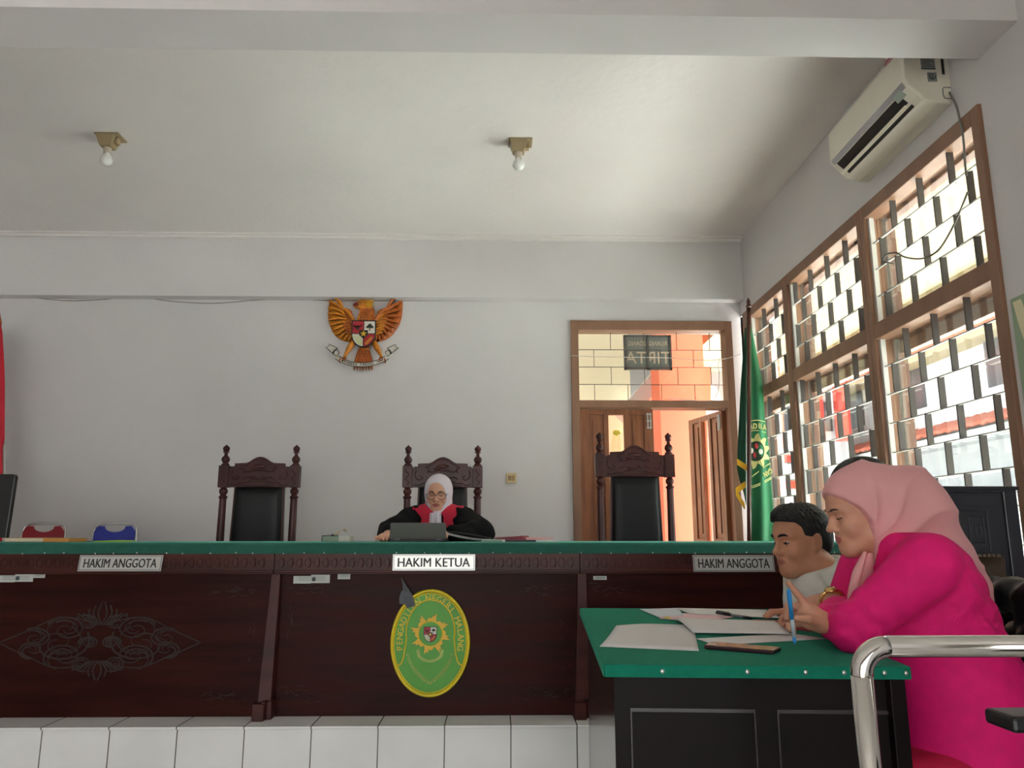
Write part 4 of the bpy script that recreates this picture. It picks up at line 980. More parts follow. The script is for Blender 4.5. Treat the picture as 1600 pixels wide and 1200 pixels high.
# headscarf
hc = lambda x, y, dy=0: PY(x, y, WY+dy)
hj0 = s_union([(s_ell(hc(1378, 786), (.140, .098, .107)), 0), (s_ell(hc(1347, 779), (.106, .088, .095)), .04), (s_ell(hc(1428, 785), (.066, .078, .094)), .05), (s_ell(hc(1390, 830), (.090, .088, .09)), .05),
               (s_chain([hc(1450, 800), hc(1492, 868, .03), hc(1530, 915, .05), hc(1556, 962, .05)], [.062, .048, .032, .012], .02), .06),
               (s_chain([hc(1395, 835), hc(1385, 880, .0), hc(1360, 905, .0)], [.075, .05, .03], .02), .04),
               (s_ell(hc(1440, 868, .03), (.11, .13, .055)), .05)])
def P2(x, y): p = PY(x, y, WY); return np.array([p[0], p[2]])
lnA = (P2(1283, 768), P2(1338, 803)); lnB = (P2(1336, 800), P2(1356, 866))
def halfline(a, b):
    d = b-a; n = np.array([-d[1], d[0]])/np.linalg.norm(d); return a.astype(np.float32), n.astype(np.float32)
aA, nA = halfline(*lnA); aB, nB = halfline(*lnB)
if ((P2(1300, 850)-aA) @ nA) > 0: nA = -nA
if ((P2(1300, 850)-aB) @ nB) > 0: nB = -nB
mouth_cut = s_cap(H.W((0, .07, -.02)), H.W((0, .12, -.13)), .06, .075)
def hijab(P):
    v = hj0(P); XZ = P[:, [0, 2]]
    fc = np.array(hc(1360, 862, -.09), np.float32)
    dx = XZ[:, 0]-fc[0]; dz = XZ[:, 1]-fc[2]; ang = np.arctan2(dz, dx); r = np.sqrt(dx*dx+dz*dz)
    w_ = 1-np.abs(np.sin(ang*6.5+.5*np.sin(r*24)+.4)); v = v+.004*np.clip(r/.06-.4, 0, 1)-.009*w_**2*np.clip(r/.06-.4, 0, 1)*np.clip((1.9-ang)/.4, 0, 1)*np.clip((ang+.6)/.4, 0, 1)
    hole = smax((XZ-aA) @ nA, (XZ-aB) @ nB, .025)
    edge = np.exp(-(hole/.006)**2)
    v = v-.002*edge
    return np.maximum(v, -hole)
mb = surface(hijab, axis(.7, 1.36, .0058), axis(1.96, 2.28, .0065), axis(.92, 1.37, .0058)); mb.build('headscarf', m_hij, wp, smooth=True)
tl = MB()
for (pts, r) in (([(1352, 862), (1341, 890), (1334, 920), (1329, 957)], (.020, .020, .020, .018)), ([(1360, 864), (1355, 893), (1346, 922), (1342, 960)], (.018, .019, .018, .016))):
    tl.tube(catmull([PY(x, y, 2.035) for x, y in pts], 5), [r[0]*min(1, .35+.11*i_) for i_ in range(16)], 10, .5)
tl.build('scarf_end', m_hij, wp, smooth=True)
# inner cap band at the forehead, watch, cuff
m_gold = M('watch_gold', (214, 176, 110), .25, .9)
wt = MB(); wa = Vector(wr_n); wd = (Vector(wr_n)-Vector(el_n)).normalized(); u, v_ = basis(wd); wc = wa-wd*.012
wt.tube([wc+u*.0325*math.cos(a)+v_*.0325*math.sin(a) for a in [i*math.tau/20 for i in range(21)]], .0055, 8, .8, caps=False); 
o = wt.build('watch_strap', m_gold, wp, smooth=True); dirw = Vector((-.25, -.75, .6)).normalized(); dirw = (dirw-wd*dirw.dot(wd)).normalized()
MB().lathe([(0, 0), (.017, 0), (.017, .006), (.013, .009), (0, .009)], wc+dirw*.030, 20, dirw).build('watch_face', m_gold, o, smooth=True)
# ---- the pen in her hand
m_blue = M('pen_blue', (40, 140, 210), .35); m_clear = M('pen_clear', (176, 190, 200), .2)
pp = thing('pen', 'blue and clear ballpoint pen held upright in the hand of the woman in magenta', 'pen', q(1242, 1007, 2.0))
A, B_ = Vector(q(1232, 920, 1.985)), Vector(q(1242, 1007, 2.0)); dr = (B_-A).normalized()
MB().tube([A, A+dr*.01, A+dr*.075], [.004, .0058, .0055], 12).build('barrel', m_blue, pp, smooth=True)
MB().tube([A+dr*.075, A+dr*.12], [.0052, .0048], 12).build('grip', m_clear, pp, smooth=True)
MB().tube([A+dr*.12, A+dr*.132, B_], [.005, .0042, .0006], 12).build('tip', m_blue, pp, smooth=True)
# ---- man in white shirt
MY = 2.95
mp = thing('person', 'man in white shirt with short black hair at the far end of the green table', 'person', (1.27, MY, 0))
hp = PY(1252, 846, MY); yaw = math.radians(14)
HM = Head(hp, (-math.cos(yaw), -math.sin(yaw), -.06), (-.05, 0, 1), 1.06)
cx = 1.22
torm = lambda e: [(s_ell((cx+.01, MY, .875), (.125+e, .19+e, .185+e)), 0), (s_ell((cx+.03, MY, .58), (.125+e, .165+e, .2+e)), .1), (s_ell((cx+.01, MY, 1.02), (.085+e, .175+e, .06+e)), .06)]
legm = lambda e: [(s_chain([(cx, MY+s*.1, .52), (cx-.45, MY+s*.11, .52), (cx-.42, MY+s*.11, .1)], [.085+e, .07+e, .048+e], .03), .05) for s in (-1, 1)]
armm = lambda e, f=1.0: [(s_chain([(cx+.01, MY+s*.195, 1.0), (cx-.0, MY+s*.235, .74)], [.06+e, .046+e], .03), .05) for s in (-1, 1)]
form = [(s_chain([(cx, MY+s*.235, .71), (cx-.12, MY+s*.15, .66), (cx-.25, MY+s*.07, .655)], [.042, .036, .028], .03), .02) for s in (-1, 1)]
hndm = []
for s in (-1, 1):
    hndm.append((s_ell((cx-.29, MY+s*.07, .645), (.045, .034, .016)), .02))
    for k_ in range(4): hndm.append((s_chain([(cx-.32, MY+s*(.045+.018*k_), .648), (cx-.355, MY+s*(.04+.018*k_), .645), (cx-.375-.006*(k_ in (1, 2)), MY+s*(.035+.018*k_), .627)], [.009, .0085, .007], .003), .006))
    hndm.append((s_chain([(cx-.27, MY+s*.04, .645), (cx-.305, MY+s*.022, .64), (cx-.325, MY+s*.02, .632)], [.011, .0095, .008], .003), .008))
feetm = [(s_chain([(cx-.42, MY+s*.11, .09), (cx-.44, MY+s*.11, .045), (cx-.57, MY+s*.11, .03)], [.045, .042, .032], .02), .03) for s in (-1, 1)]
hs = HM.sdf(male=True, cheek=1.06)
body = s_union([(hs, 0), (s_chain([HM.W((0, -.028, -.06)), (cx, MY, .95)], [.06, .068], .02), .03)]+[(a, max(b, .01)) for a, b in torm(-.015)]+legm(-.012)+armm(-.012)+form+hndm+feetm)
mb = surface(body, axis(.66, 1.5, .012, [(.93, 1.25, .0048)]), axis(2.6, 3.3, .012, [(2.86, 3.05, .0048)]), axis(0, 1.3, .013, [(1.0, 1.28, .0048)]))
paint(mb, [(1, HM.lip_mask), (2, HM.eye_mask), (3, HM.iris_mask)])
mb.build('body', [m_skinm, m_lipm, m_eyew, m_iris], mp, smooth=True)
HM.brow(.0042).build('eyebrow', m_hair, mp, smooth=True); HM.lashes().build('eyelash', m_iris, mp, smooth=True)
hr0 = s_union([(s_ell((0, -.014, .046), (.080, .102, .092)), 0), (s_ell((0, .05, .09), (.06, .05, .042)), .03), (s_ell((0, -.07, .0), (.062, .045, .06)), .03)])
def hair(P):
    L = HM.L(P); v = hr0(L)
    h = np.sin(L[:, 0]*260+3*np.sin(L[:, 1]*60))*np.sin(L[:, 1]*190+2*np.sin(L[:, 2]*90))*np.sin(L[:, 2]*170+L[:, 0]*80)
    v = v-.0036*h*np.clip((L[:, 2]-.01)/.05, 0, 1)
    side = np.abs(L[:, 0]) > 0
    # hairline: forehead in front, down to the ear and nape behind
    line = np.where(L[:, 1] > .03, .068-.1*(.09-L[:, 1])*0+ .0*L[:, 0], 0)
    front = smax(.066-L[:, 2], L[:, 1]-.2, .01)
    y = L[:, 1]
    lim = np.interp(y, [-.12, -.06, -.035, -.02, .012, .03, .04, .055, .075, .1], [-.05, -.055, -.02, .012, .018, .022, .05, .068, .072, .078])
    return np.maximum(v, (lim-L[:, 2])*.8)*HM.k
c0 = np.array(HM.o)
mb = surface(hair, axis(c0[0]-.13, c0[0]+.16, .0042), axis(c0[1]-.12, c0[1]+.12, .0042), axis(c0[2]-.09, c0[2]+.17, .0042)); mb.build('hair', m_hair, mp, smooth=True)
m_shirt = M('white_shirt', (222, 220, 212), .8, var=.02, vs=12, bump=.08, bs=300)
sh0 = s_union([(a, max(b, .01)) for a, b in torm(.004)]+[(s_chain([(cx+.01, MY+s*.195, 1.005), (cx-.0, MY+s*.24, .74)], [.074, .064], .03), .05) for s in (-1, 1)]+[(s_cap((cx+.01, MY, 1.0), tuple(np.array(HM.W((0, -.035, -.09)))), .095, .068), .04)])
nk = s_cap((cx-.01, MY, .9), tuple(np.array(HM.W((0, -.02, -.06)))), .052, .066); nkc = s_half(HM.W((0, .06, -.122)), tuple(np.array([-.42, 0, .9])))
vcut = s_cap(HM.W((0, .07, -.115)), HM.W((0, .085, -.18)), .022, .004)
def shirt(P):
    v = sh0(P)
    v = v+fold(P, (-.5, -.3, .9), 105, .0028, .3, (1, .4, 0))*np.exp(-((P[:, 1]-2.78)/.10)**2)+fold(P, (.9, .2, .4), 70, .002, 0, (0, 0, 1))
    v = smax(v, -np.maximum(nk(P), -(P[:, 2]-.97)), .004); v = np.maximum(v, nkc(P)); v = smax(v, -vcut(P), .006)
    return np.maximum(v, .45-P[:, 2])
mb = surface(shirt, axis(1.0, 1.5, .0075), axis(2.6, 3.3, .0075), axis(.45, 1.14, .0075)); mb.build('shirt', m_shirt, mp, smooth=True)
col = MB()
cc = [HM.W((.074*math.sin(a), -.03+.074*math.cos(a)*.95, -.088-.030*max(0, math.cos(a)))) for a in [math.radians(d) for d in range(20, 341, 20)]]
cd = [HM.W((.092*math.sin(a), -.03+.09*math.cos(a), -.125-.05*max(0, math.cos(a)))) for a in [math.radians(d) for d in range(20, 341, 20)]]
col.loft([cc, cd], caps=False, closed=False); col.build('collar', m_shirt, mp, smooth=True, solid=.005)
m_trs = M('dark_trouser', (34, 36, 44), .8)
tr0 = s_union([(s_ell((cx+.03, MY, .50), (.15, .185, .10)), 0)]+legm(.008)); mb = surface(tr0, axis(.7, 1.45, .016), axis(2.65, 3.25, .016), axis(.06, .62, .016)); mb.build('trousers', m_trs, mp, smooth=True)
# ---- third person, almost hidden behind the headscarf
TY = 2.52
tp_ = thing('person', 'person with black hair and dark clothes almost hidden behind the woman in magenta', 'person', (1.36, TY, 0))
hp = PY(1347, 782, TY); HT = Head(hp, (-1, 0, -.1), (-.1, 0, 1), 1.03)
ct = 1.25
tort = lambda e: [(s_ell((ct, TY, .86), (.12+e, .16+e, .18+e)), 0), (s_ell((ct+.03, TY, .6), (.13+e, .16+e, .2+e)), .1), (s_ell((ct, TY, 1.0), (.075+e, .13+e, .06+e)), .06)]
legt = lambda e: [(s_chain([(ct, TY+s*.09, .52), (ct-.42, TY+s*.09, .52), (ct-.4, TY+s*.09, .1)], [.085+e, .068+e, .048+e], .03), .05) for s in (-1, 1)]
armt = lambda e: [(s_chain([(ct, TY+s*.15, 1.0), (ct-.06, TY+s*.165, .80), (ct-.23, TY+s*.1, .91)], [.058+e, .045+e, .034+e], .03), .05) for s in (-1, 1)]
hnt = []
for s in (-1, 1):
    hnt.append((s_ell((ct-.28, TY+s*.08, .905), (.04, .03, .016)), .02))
    for k_ in range(4): hnt.append((s_chain([(ct-.3, TY+s*(.06+.015*k_), .905), (ct-.345, TY+s*(.06+.014*k_), .905), (ct-.365-.006*(k_ in (1, 2)), TY+s*(.06+.014*k_), .888)], [.009, .008, .007], .003), .006))
    hnt.append((s_chain([(ct-.26, TY+s*.05, .905), (ct-.29, TY+s*.035, .9)], [.011, .008], .003), .008))
ftt = [(s_chain([(ct-.4, TY+s*.09, .09), (ct-.41, TY+s*.09, .045), (ct-.54, TY+s*.09, .03)], [.045, .04, .03], .02), .03) for s in (-1, 1)]
body = s_union([(HT.sdf(), 0), (s_chain([HT.W((0, -.02, -.06)), (ct, TY, 1.0)], [.055, .06], .02), .03)]+[(a, max(b, .01)) for a, b in tort(-.012)]+legt(-.01)+armt(-.01)+hnt+ftt)
mb = surface(body, axis(.72, 1.56, .011), axis(2.24, 2.76, .011), axis(0, 1.42, .011)); paint(mb, [(1, HT.lip_mask), (2, HT.eye_mask), (3, HT.iris_mask)]); mb.build('body', [m_skinm, m_lipm, m_eyew, m_iris], tp_, smooth=True)
def hair2(P):
    L = HT.L(P); v = s_ell((0, -.012, .044), (.083, .106, .096))(L); lim = np.interp(L[:, 1], [-.12, -.06, -.02, .02, .04, .06, .1], [-.05, -.05, .01, .02, .05, .068, .075]); return np.maximum(v, (lim-L[:, 2])*.8)
c0 = HT.o; mb = surface(hair2, axis(c0[0]-.14, c0[0]+.15, .007), axis(c0[1]-.12, c0[1]+.12, .007), axis(c0[2]-.09, c0[2]+.17, .007)); mb.build('hair', m_hair, tp_, smooth=True)
m_drk = M('navy_cloth', (26, 28, 40), .8)
g0 = s_union([(a, max(b, .01)) for a, b in tort(.006)]+[(s_chain([(ct, TY+s*.15, 1.0), (ct-.06, TY+s*.165, .80), (ct-.17, TY+s*.125, .872)], [.068, .055, .046], .03), .04) for s in (-1, 1)]+[(s_cap((ct, TY, 1.0), HT.W((0, -.025, -.125)), .08, .062), .04)])
mb = surface(lambda P: np.maximum(g0(P), .46-P[:, 2]), axis(1.0, 1.56, .012), axis(2.24, 2.78, .012), axis(.46, 1.2, .012)); mb.build('jacket', m_drk, tp_, smooth=True)
tr0 = s_union([(s_ell((ct+.03, TY, .50), (.15, .175, .10)), 0)]+legt(.008)); mb = surface(tr0, axis(.75, 1.56, .016), axis(2.24, 2.76, .016), axis(.06, .6, .016)); mb.build('trousers', m_trs, tp_, smooth=True)
# ---- judge behind the bench
JY = 4.70
jp = thing('person', 'judge in black robe with red facing, pale headscarf and glasses behind the laptop', 'person', (-.33, JY, ZP))
hp = PY(685, 771, JY); HJ = Head((hp[0], JY, hp[2]), (-.10, -1, -.2), (0, -.2, 1), .88, 1.08)
jx = hp[0]; zs = PY(640, 803, JY)[2]
torj = lambda e: [(s_ell((jx, JY+.04, zs-.20), (.17+e, .11+e, .2+e)), 0), (s_ell((jx, JY+.05, zs-.42), (.165+e, .12+e, .16+e)), .08), (s_ell((jx, JY+.03, zs-.0), (.15+e, .07+e, .05+e)), .06)]
eJ = {-1: PY(611, 836, 4.5), 1: PY(752, 835, 4.5)}
wJ = {-1: PY(606, 845, 4.28), 1: PY(690, 846, 4.3)}
SJ = {-1: (jx-.165, JY+.03, zs-.035), 1: (jx+.165, JY+.03, zs-.035)}
eJ = {k_: (v[0], v[1], max(v[2], 1.165)) for k_, v in eJ.items()}; wJ = {k_: (v[0], v[1], 1.15) for k_, v in wJ.items()}
armj = lambda e: [(s_chain([SJ[s], eJ[s], wJ[s]], [.062+e, .052+e, .034+e], .03), .05) for s in (-1, 1)]
hj = []
for s, (hx_, hy_) in ((-1, PY(597, 845, 4.06)[:2]), (1, (wJ[1][0]-.03, 4.22))):
    hj.append((s_cap(wJ[s], (hx_, hy_+.06, 1.14), .026, .022), .02)); hj.append((s_ell((hx_, hy_+.045, 1.137), (.034, .042, .018)), .02))
    for k_ in range(4): hj.append((s_chain([(hx_-.026+.017*k_, hy_+.02, 1.14), (hx_-.029+.018*k_, hy_-.008-.006*(k_ in (1, 2)), 1.141), (hx_-.028+.018*k_, hy_-.02-.006*(k_ in (1, 2)), 1.127)], [.009, .0085, .007], .003), .006))
    hj.append((s_chain([(hx_-s*.03, hy_+.05, 1.137), (hx_-s*.05, hy_+.02, 1.133), (hx_-s*.052, hy_, 1.127)], [.011, .009, .007], .003), .008))
legj = lambda e: [(s_chain([(jx+s*.1, JY+.02, .84), (jx+s*.11, JY-.36, .83), (jx+s*.11, JY-.34, .42)], [.085+e, .068+e, .05+e], .03), .05) for s in (-1, 1)]
body = s_union([(HJ.sdf(ears=False), 0), (s_chain([HJ.W((0, -.02, -.06)), (jx, JY+.03, zs)], [.05, .058], .02), .03)]+[(a, max(b, .01)) for a, b in torj(-.015)]+armj(-.012)+hj+legj(0)+[(s_chain([(jx+s*.11, JY-.34, .4), (jx+s*.11, JY-.36, .37), (jx+s*.11, JY-.46, .355)], [.042, .04, .03], .02), .03) for s in (-1, 1)])
mb = surface(body, axis(-.75, .1, .010, [(jx-.1, jx+.1, .0042), (-.75, -.56, .006)]), axis(4.0, 5.0, .011, [(4.02, 4.14, .006), (JY-.15, JY+.02, .0042)]), axis(ZP, 1.52, .013, [(1.11, 1.17, .006), (1.24, 1.48, .0042)]))
paint(mb, [(1, HJ.lip_mask), (2, HJ.eye_mask), (3, HJ.iris_mask)])
mb.build('body', [m_skinj, m_lip, m_skinj, m_skinj], jp, smooth=True); HJ.brow(.003).build('eyebrow', m_brow, jp, smooth=True); HJ.lashes().build('eyelash', m_iris, jp, smooth=True)
m_lav = M('lavender_cloth', (206, 198, 208), .8, var=.03, vs=15, bump=.06, bs=300)
m_robe = M('robe_black', (12, 12, 14), .9, spec=.2); m_redc = M('robe_red', (190, 10, 52), .7, var=.05, vs=20)
hj1 = s_union([(s_ell((0, -.012, .03), (.089, .112, .104)), 0), (s_ell((0, -.002, -.045), (.083, .097, .092)), .04), (s_cap((0, -.02, -.09), (0, .0, -.15), .078, .075), .03), (s_ell((0, .035, -.12), (.062, .062, .032)), .03)])
hole1 = s_union([(s_ell((0, .14, -.022), (.074, .115, .083)), 0), (s_ell((0, .13, .035), (.046, .10, .05)), .03)])
def hij2(P):
    L = HJ.L(P); v = hj1(L); ang = np.arctan2(L[:, 2]+.02, L[:, 0]); v = v+.0016*np.sin(14*np.sqrt(L[:, 0]**2+(L[:, 2]+.02)**2)*12+ang*2)*np.clip(.03-L[:, 2], 0, .06)*14
    return smax(v, -hole1(L), .006)*HJ.k
c0 = HJ.o; mb = surface(hij2, axis(c0[0]-.12, c0[0]+.12, .0048), axis(c0[1]-.14, c0[1]+.14, .0055), axis(c0[2]-.2, c0[2]+.15, .0048)); mb.build('headscarf', m_lav, jp, smooth=True)
rb0 = s_union([(a, max(b, .01)) for a, b in torj(.012)]+[(s_chain([SJ[s], eJ[s], tuple(.25*np.array(eJ[s])+.75*np.array(wJ[s]))], [.078, .072, .052], .03), .05) for s in (-1, 1)])
def robe(P): return np.maximum(rb0(P)+fold(P, (.5, .2, 1), 70, .003, 0, (1, 0, 0)), np.maximum(.70-P[:, 2], -smin(P[:, 1]-10, P[:, 1]+10, 1) if False else .70-P[:, 2]))
mb = surface(robe, axis(-.76, .14, .009), axis(4.15, 4.98, .009), axis(.70, zs+.1, .009)); mb.build('robe', m_robe, jp, smooth=True)
# red facing: a collar laid over the shoulders and down both fronts
rf0 = s_union([(a, max(b, .01)) for a, b in torj(.020)]+[(s_chain([SJ[s], (SJ[s][0]*.9+jx*.1, SJ[s][1], SJ[s][2]-.1)], [.074, .06], .03), .05) for s in (-1, 1)])
def facing(P):
    v = rf0(P)+fold(P, (1, 0, 0), 75, .0025); ax_ = np.abs(P[:, 0]-jx); w_ = .155-.10*np.clip(zs-.03-P[:, 2], 0, .3)
    v = np.maximum(v, ax_-w_); inner = .035-ax_
    return np.maximum(np.maximum(v, np.where(P[:, 1] < JY+.05, inner-np.clip(P[:, 2]-(zs-.02), 0, .1)*.6, -1)), .9-P[:, 2])
mb = surface(facing, axis(jx-.2, jx+.2, .0065), axis(4.5, 4.95, .008), axis(.9, zs+.09, .0065)); mb.build('facing', m_redc, jp, smooth=True)
jb = MB()
def jab(u, v):
    w_ = .032+.012*v; x = jx-.008+(u-.5)*2*w_; return (x, JY-.098-.02*v+.006*math.cos(u*14), zs+.004-.2*v)
jb.grid(jab, 24, 6); jb.build('jabot', m_lav, jp, smooth=True, solid=.004)
gm = MB(); m_gl = M('glasses_brown', (52, 28, 26), .3)
for s in (-1, 1):
    cxg = s*.033; ring = [HJ.W((cxg+.0265*math.copysign(abs(math.cos(a))**.75, math.cos(a)), .103-.35*abs(s*.0+cxg+.0265*math.cos(a))*.5, -.004+.021*math.copysign(abs(math.sin(a))**.8, math.sin(a)))) for a in [i*math.tau/28 for i in range(29)]]
    gm.tube(ring, .0019, 6, caps=False); gm.tube([HJ.W((s*.060, .092, .004)), HJ.W((s*.076, .04, .004)), HJ.W((s*.078, -.01, .0))], .0017, 6)
gm.tube([HJ.W((-.009, .102, .002)), HJ.W((0, .106, .004)), HJ.W((.009, .102, .002))], .0019, 6)
gm.build('glasses', m_gl, jp, smooth=True)
# ================================================================ SMALL TABLE
TZ = .868
T0, T1, T2, T3 = (.246, 1.813), (.914, 1.768), (1.075, 3.10), (.337, 3.16)   # front-left, front-right, back-right, back-left
m_tab = M('table_mahogany', (22, 12, 11), .45, rgb2=(15, 8, 8), vs=3, stretch=(1, 1, 4), coat=.0, spec=.12)
m_tabs = M('table_gloss', (34, 19, 17), .2, rgb2=(24, 13, 12), vs=3, stretch=(1, 1, 4), coat=.5, spec=.4)
tb = thing('desk', 'small dark wooden desk with green baize top in front of the judges bench', 'desk', (.64, 2.45, 0))
def quad(a, z0, z1, inset=0):
    cx_ = sum(p[0] for p in a)/4; cy_ = sum(p[1] for p in a)/4
    f = lambda p, z: (p[0]+inset*(1 if p[0] < cx_ else -1), p[1]+inset*(1 if p[1] < cy_ else -1), z)
    return [f(p, z0) for p in a]+[f(p, z1) for p in a]
TQ = (T0, T1, T2, T3)
MB().hexa(quad(TQ, TZ-.026, TZ-.004, .006)).build('board', m_tab, tb)
bz = MB(); bz.hexa(quad(TQ, TZ-.004, TZ, -.002))
def apron(a, b, h, t=.004):
    a, b = Vector((*a, 0)), Vector((*b, 0)); d = (b-a).normalized(); n = Vector((d.y, -d.x, 0))*t
    return [a+Vector((0, 0, TZ-h)), b+Vector((0, 0, TZ-h)), b+n+Vector((0, 0, TZ-h)), a+n+Vector((0, 0, TZ-h)), a+Vector((0, 0, TZ)), b+Vector((0, 0, TZ)), b+n+Vector((0, 0, TZ)), a+n+Vector((0, 0, TZ))]
for a, b in ((T0, T1), (T1, T2), (T2, T3), (T3, T0)): bz.hexa(apron(a, b, .027))
bz.build('baize', M('table_baize', (22, 116, 92), .9, var=.08, vs=60, bump=.12, bs=500, sheen=.1, spec=.1), tb, bevel=.003)
nl = MB().ell((0, 0, 0), (.0055, .003, .0055), None, 10, 6); first = None
for f_ in (.19, .47, .66, .785, .915, .985):
    x = T0[0]+(T1[0]-T0[0])*f_; y = T0[1]+(T1[1]-T0[1])*f_-.0055
    if first is None: first = nl.build('nail', m_nail, tb, smooth=True, world=False); o = first
    else: o = first.copy(); COL.objects.link(o)
    o.location = Vector((x, y, TZ-.013))-Vector(tb.location)
def lerp(a, b, t): return (a[0]+(b[0]-a[0])*t, a[1]+(b[1]-a[1])*t)
def board_between(mb, a, b, z0, z1, t, off=0.0):
    a, b = Vector((*a, 0)), Vector((*b, 0)); d = (b-a).normalized(); n = Vector((-d.y, d.x, 0)); a = a+n*off; b = b+n*off
    mb.hexa([a+Vector((0, 0, z0)), b+Vector((0, 0, z0)), b+n*t+Vector((0, 0, z0)), a+n*t+Vector((0, 0, z0)), a+Vector((0, 0, z1)), b+Vector((0, 0, z1)), b+n*t+Vector((0, 0, z1)), a+n*t+Vector((0, 0, z1))])
I0, I1, I2, I3 = (T0[0]+.022, T0[1]+.018), (T1[0]-.012, T1[1]+.018), (T2[0]-.02, T2[1]-.03), (T3[0]+.022, T3[1]-.03)
fp = MB(); board_between(fp, I0, I1, .0, TZ-.026, .018); o = fp.build('front_panel', m_tab, tb)
mu = MB()
for f0, f1 in ((.055, .49), (.565, .955)):
    a, b = lerp(I0, I1, f0), lerp(I0, I1, f1)
    board_between(mu, a, b, TZ-.103, TZ-.095, .004, -.004); board_between(mu, a, b, .10, .108, .004, -.004)
    for p in (a, b):
        q_ = lerp(p, b if p == a else a, .012); board_between(mu, p if p == a else q_, q_ if p == a else p, .108, TZ-.103, .004, -.004)
mu.build('moulding', M('table_trim', (38, 25, 21), .3, coat=.1), o)
sp_ = MB(); board_between(sp_, I3, I0, 0, TZ-.026, .018); sp_.build('side_panel', m_tabs, tb)
bp_ = MB(); board_between(bp_, I2, I3, .25, TZ-.026, .018); bp_.build('back_panel', m_tab, tb)
for p in (I1, I2):
    MB().box(p[0]-.035, p[0], p[1]-(.0 if p is I2 else -.0)-.02, p[1]+.02, 0, TZ-.026).build('leg', m_tab, tb, bevel=.003)
# cable clip on the table's side
wc_ = MB(); pz = [(904, 985), (907, 978), (916, 1000), (914, 1006)]
wc_.tube(catmull([PX(x, y, .236) for x, y in pz], 4), .0015, 5) if False else None
# papers
def sheet_obj(pts, label, mat=None, z=TZ+.0012, th=.0012, lift=None, group='loose papers on the small table', name='paper_sheet'):
    P = [PZ(x, y, z) for x, y in pts]; c = (sum(p[0] for p in P)/len(P), sum(p[1] for p in P)/len(P), z)
    t = thing(name, label, 'paper', c, group); mb = MB()
    def fn(u, v):
        a = Vector(P[0]).lerp(Vector(P[1]), u); b = Vector(P[3]).lerp(Vector(P[2]), u); p = a.lerp(b, v)
        if lift: p.z += lift(u, v)
        return p
    mb.grid(fn, 14, 8); mb.build('sheet', mat or m_paper, t, smooth=True, solid=th); return t, fn
m_pp = M('paper_pale_pink', (232, 196, 200), .8); m_redp2 = M('paper_red', (196, 40, 64), .7); m_ltext = M('print_grey', (150, 148, 150), .8)
sheet_obj([(937, 1010), (1092, 1017), (1083, 978), (963, 984)], 'large white sheet lying nearest the front edge of the green table', lift=lambda u, v: .012*v*v*(1-u*.4)+.003*math.sin(u*5)*v)
sheet_obj([(1088, 998), (1120, 1008), (1292, 998), (1238, 990)], 'long printed white sheet under the tip of the blue pen', z=TZ+.0015)
sheet_obj([(1083, 989), (1235, 991), (1210, 972), (1050, 968)], 'printed white sheet folded over in the middle of the green table', z=TZ+.006, lift=lambda u, v: .010*math.sin(v*2.6)*(1-u*.5)+.001)
sheet_obj([(1030, 966), (1092, 972), (1160, 962), (1030, 957)], 'pale pink form with a yellow tab under the printed sheets', m_pp, TZ+.003)
sheet_obj([(1000, 952), (1028, 964), (1068, 962), (1060, 950)], 'small bluish white sheet at the far corner of the green table', M('paper_bluish', (206, 214, 222), .8), TZ+.0035)
sheet_obj([(1056, 950), (1078, 959), (1222, 966), (1196, 953)], 'white sheet lying under the black pen', z=TZ+.005)
sheet_obj([(1176, 968), (1212, 980), (1268, 986), (1260, 972)], 'red folder edge showing under the papers by the hand', m_redp2, TZ+.0025, name='paper_folder')
yt = PZ(1042, 964, TZ+.006)
tag(MB().box(yt[0]-.008, yt[0]+.008, yt[1]-.035, yt[1]+.02, TZ+.0046, TZ+.0056).build('sticky_tab', M('tab_yellow', (220, 196, 60), .7)), 'yellow sticky tab on the pale pink form', 'sticky note')
# black pen
A, B_ = Vector(PZ(1120, 957, TZ+.014)), Vector(PZ(1174, 966, TZ+.014)); dr = (B_-A).normalized()
pp2 = thing('pen', 'black and grey pen lying across the papers on the green table', 'pen', tuple(A.lerp(B_, .5)))
L_ = (B_-A).length
MB().tube([A, A+dr*L_*.45], .0055, 12).build('cap', m_blackpl, pp2, smooth=True); MB().tube([A+dr*L_*.45, A+dr*L_*.8], .005, 12).build('barrel', M('pen_grey', (120, 120, 126), .3), pp2, smooth=True); MB().tube([A+dr*L_*.8, B_], [.0053, .0045], 12).build('end_plug', m_blackpl, pp2, smooth=True)
MB().tube([A+dr*.002+Vector((0, 0, .0065)), A+dr*L_*.38+Vector((0, 0, .0075))], .0013, 6).build('clip', m_blackpl, pp2)
# phone
ph = thing('phone', 'smartphone in a patterned case lying face down near the front edge of the green table', 'phone', PZ(1155, 1018, TZ))
c0 = Vector(PZ(1100, 1014, TZ+.001)); c1 = Vector(PZ(1209, 1023, TZ+.001)); d_ = (c1-c0).normalized(); n_ = Vector((-d_.y, d_.x, 0)); W_ = .07
m_case = M('phone_case', (196, 150, 104), .35, rgb2=(110, 66, 62), vs=40); m_edge = M('phone_edge', (60, 36, 44), .25, .3)
up_ = Vector((0, 0, .0095))
MB().hexa([c0, c1, c1+n_*W_, c0+n_*W_, c0+up_, c1+up_, c1+n_*W_+up_, c0+n_*W_+up_]).build('body', m_edge, ph, bevel=.003)
e1 = .003
MB().hexa([c0+d_*e1+n_*e1+up_, c1-d_*e1+n_*e1+up_, c1-d_*e1+n_*(W_-e1)+up_, c0+d_*e1+n_*(W_-e1)+up_]+[p+Vector((0, 0, .001)) for p in (c0+d_*e1+n_*e1+up_, c1-d_*e1+n_*e1+up_, c1-d_*e1+n_*(W_-e1)+up_, c0+d_*e1+n_*(W_-e1)+up_)]).build('case', m_case, ph)
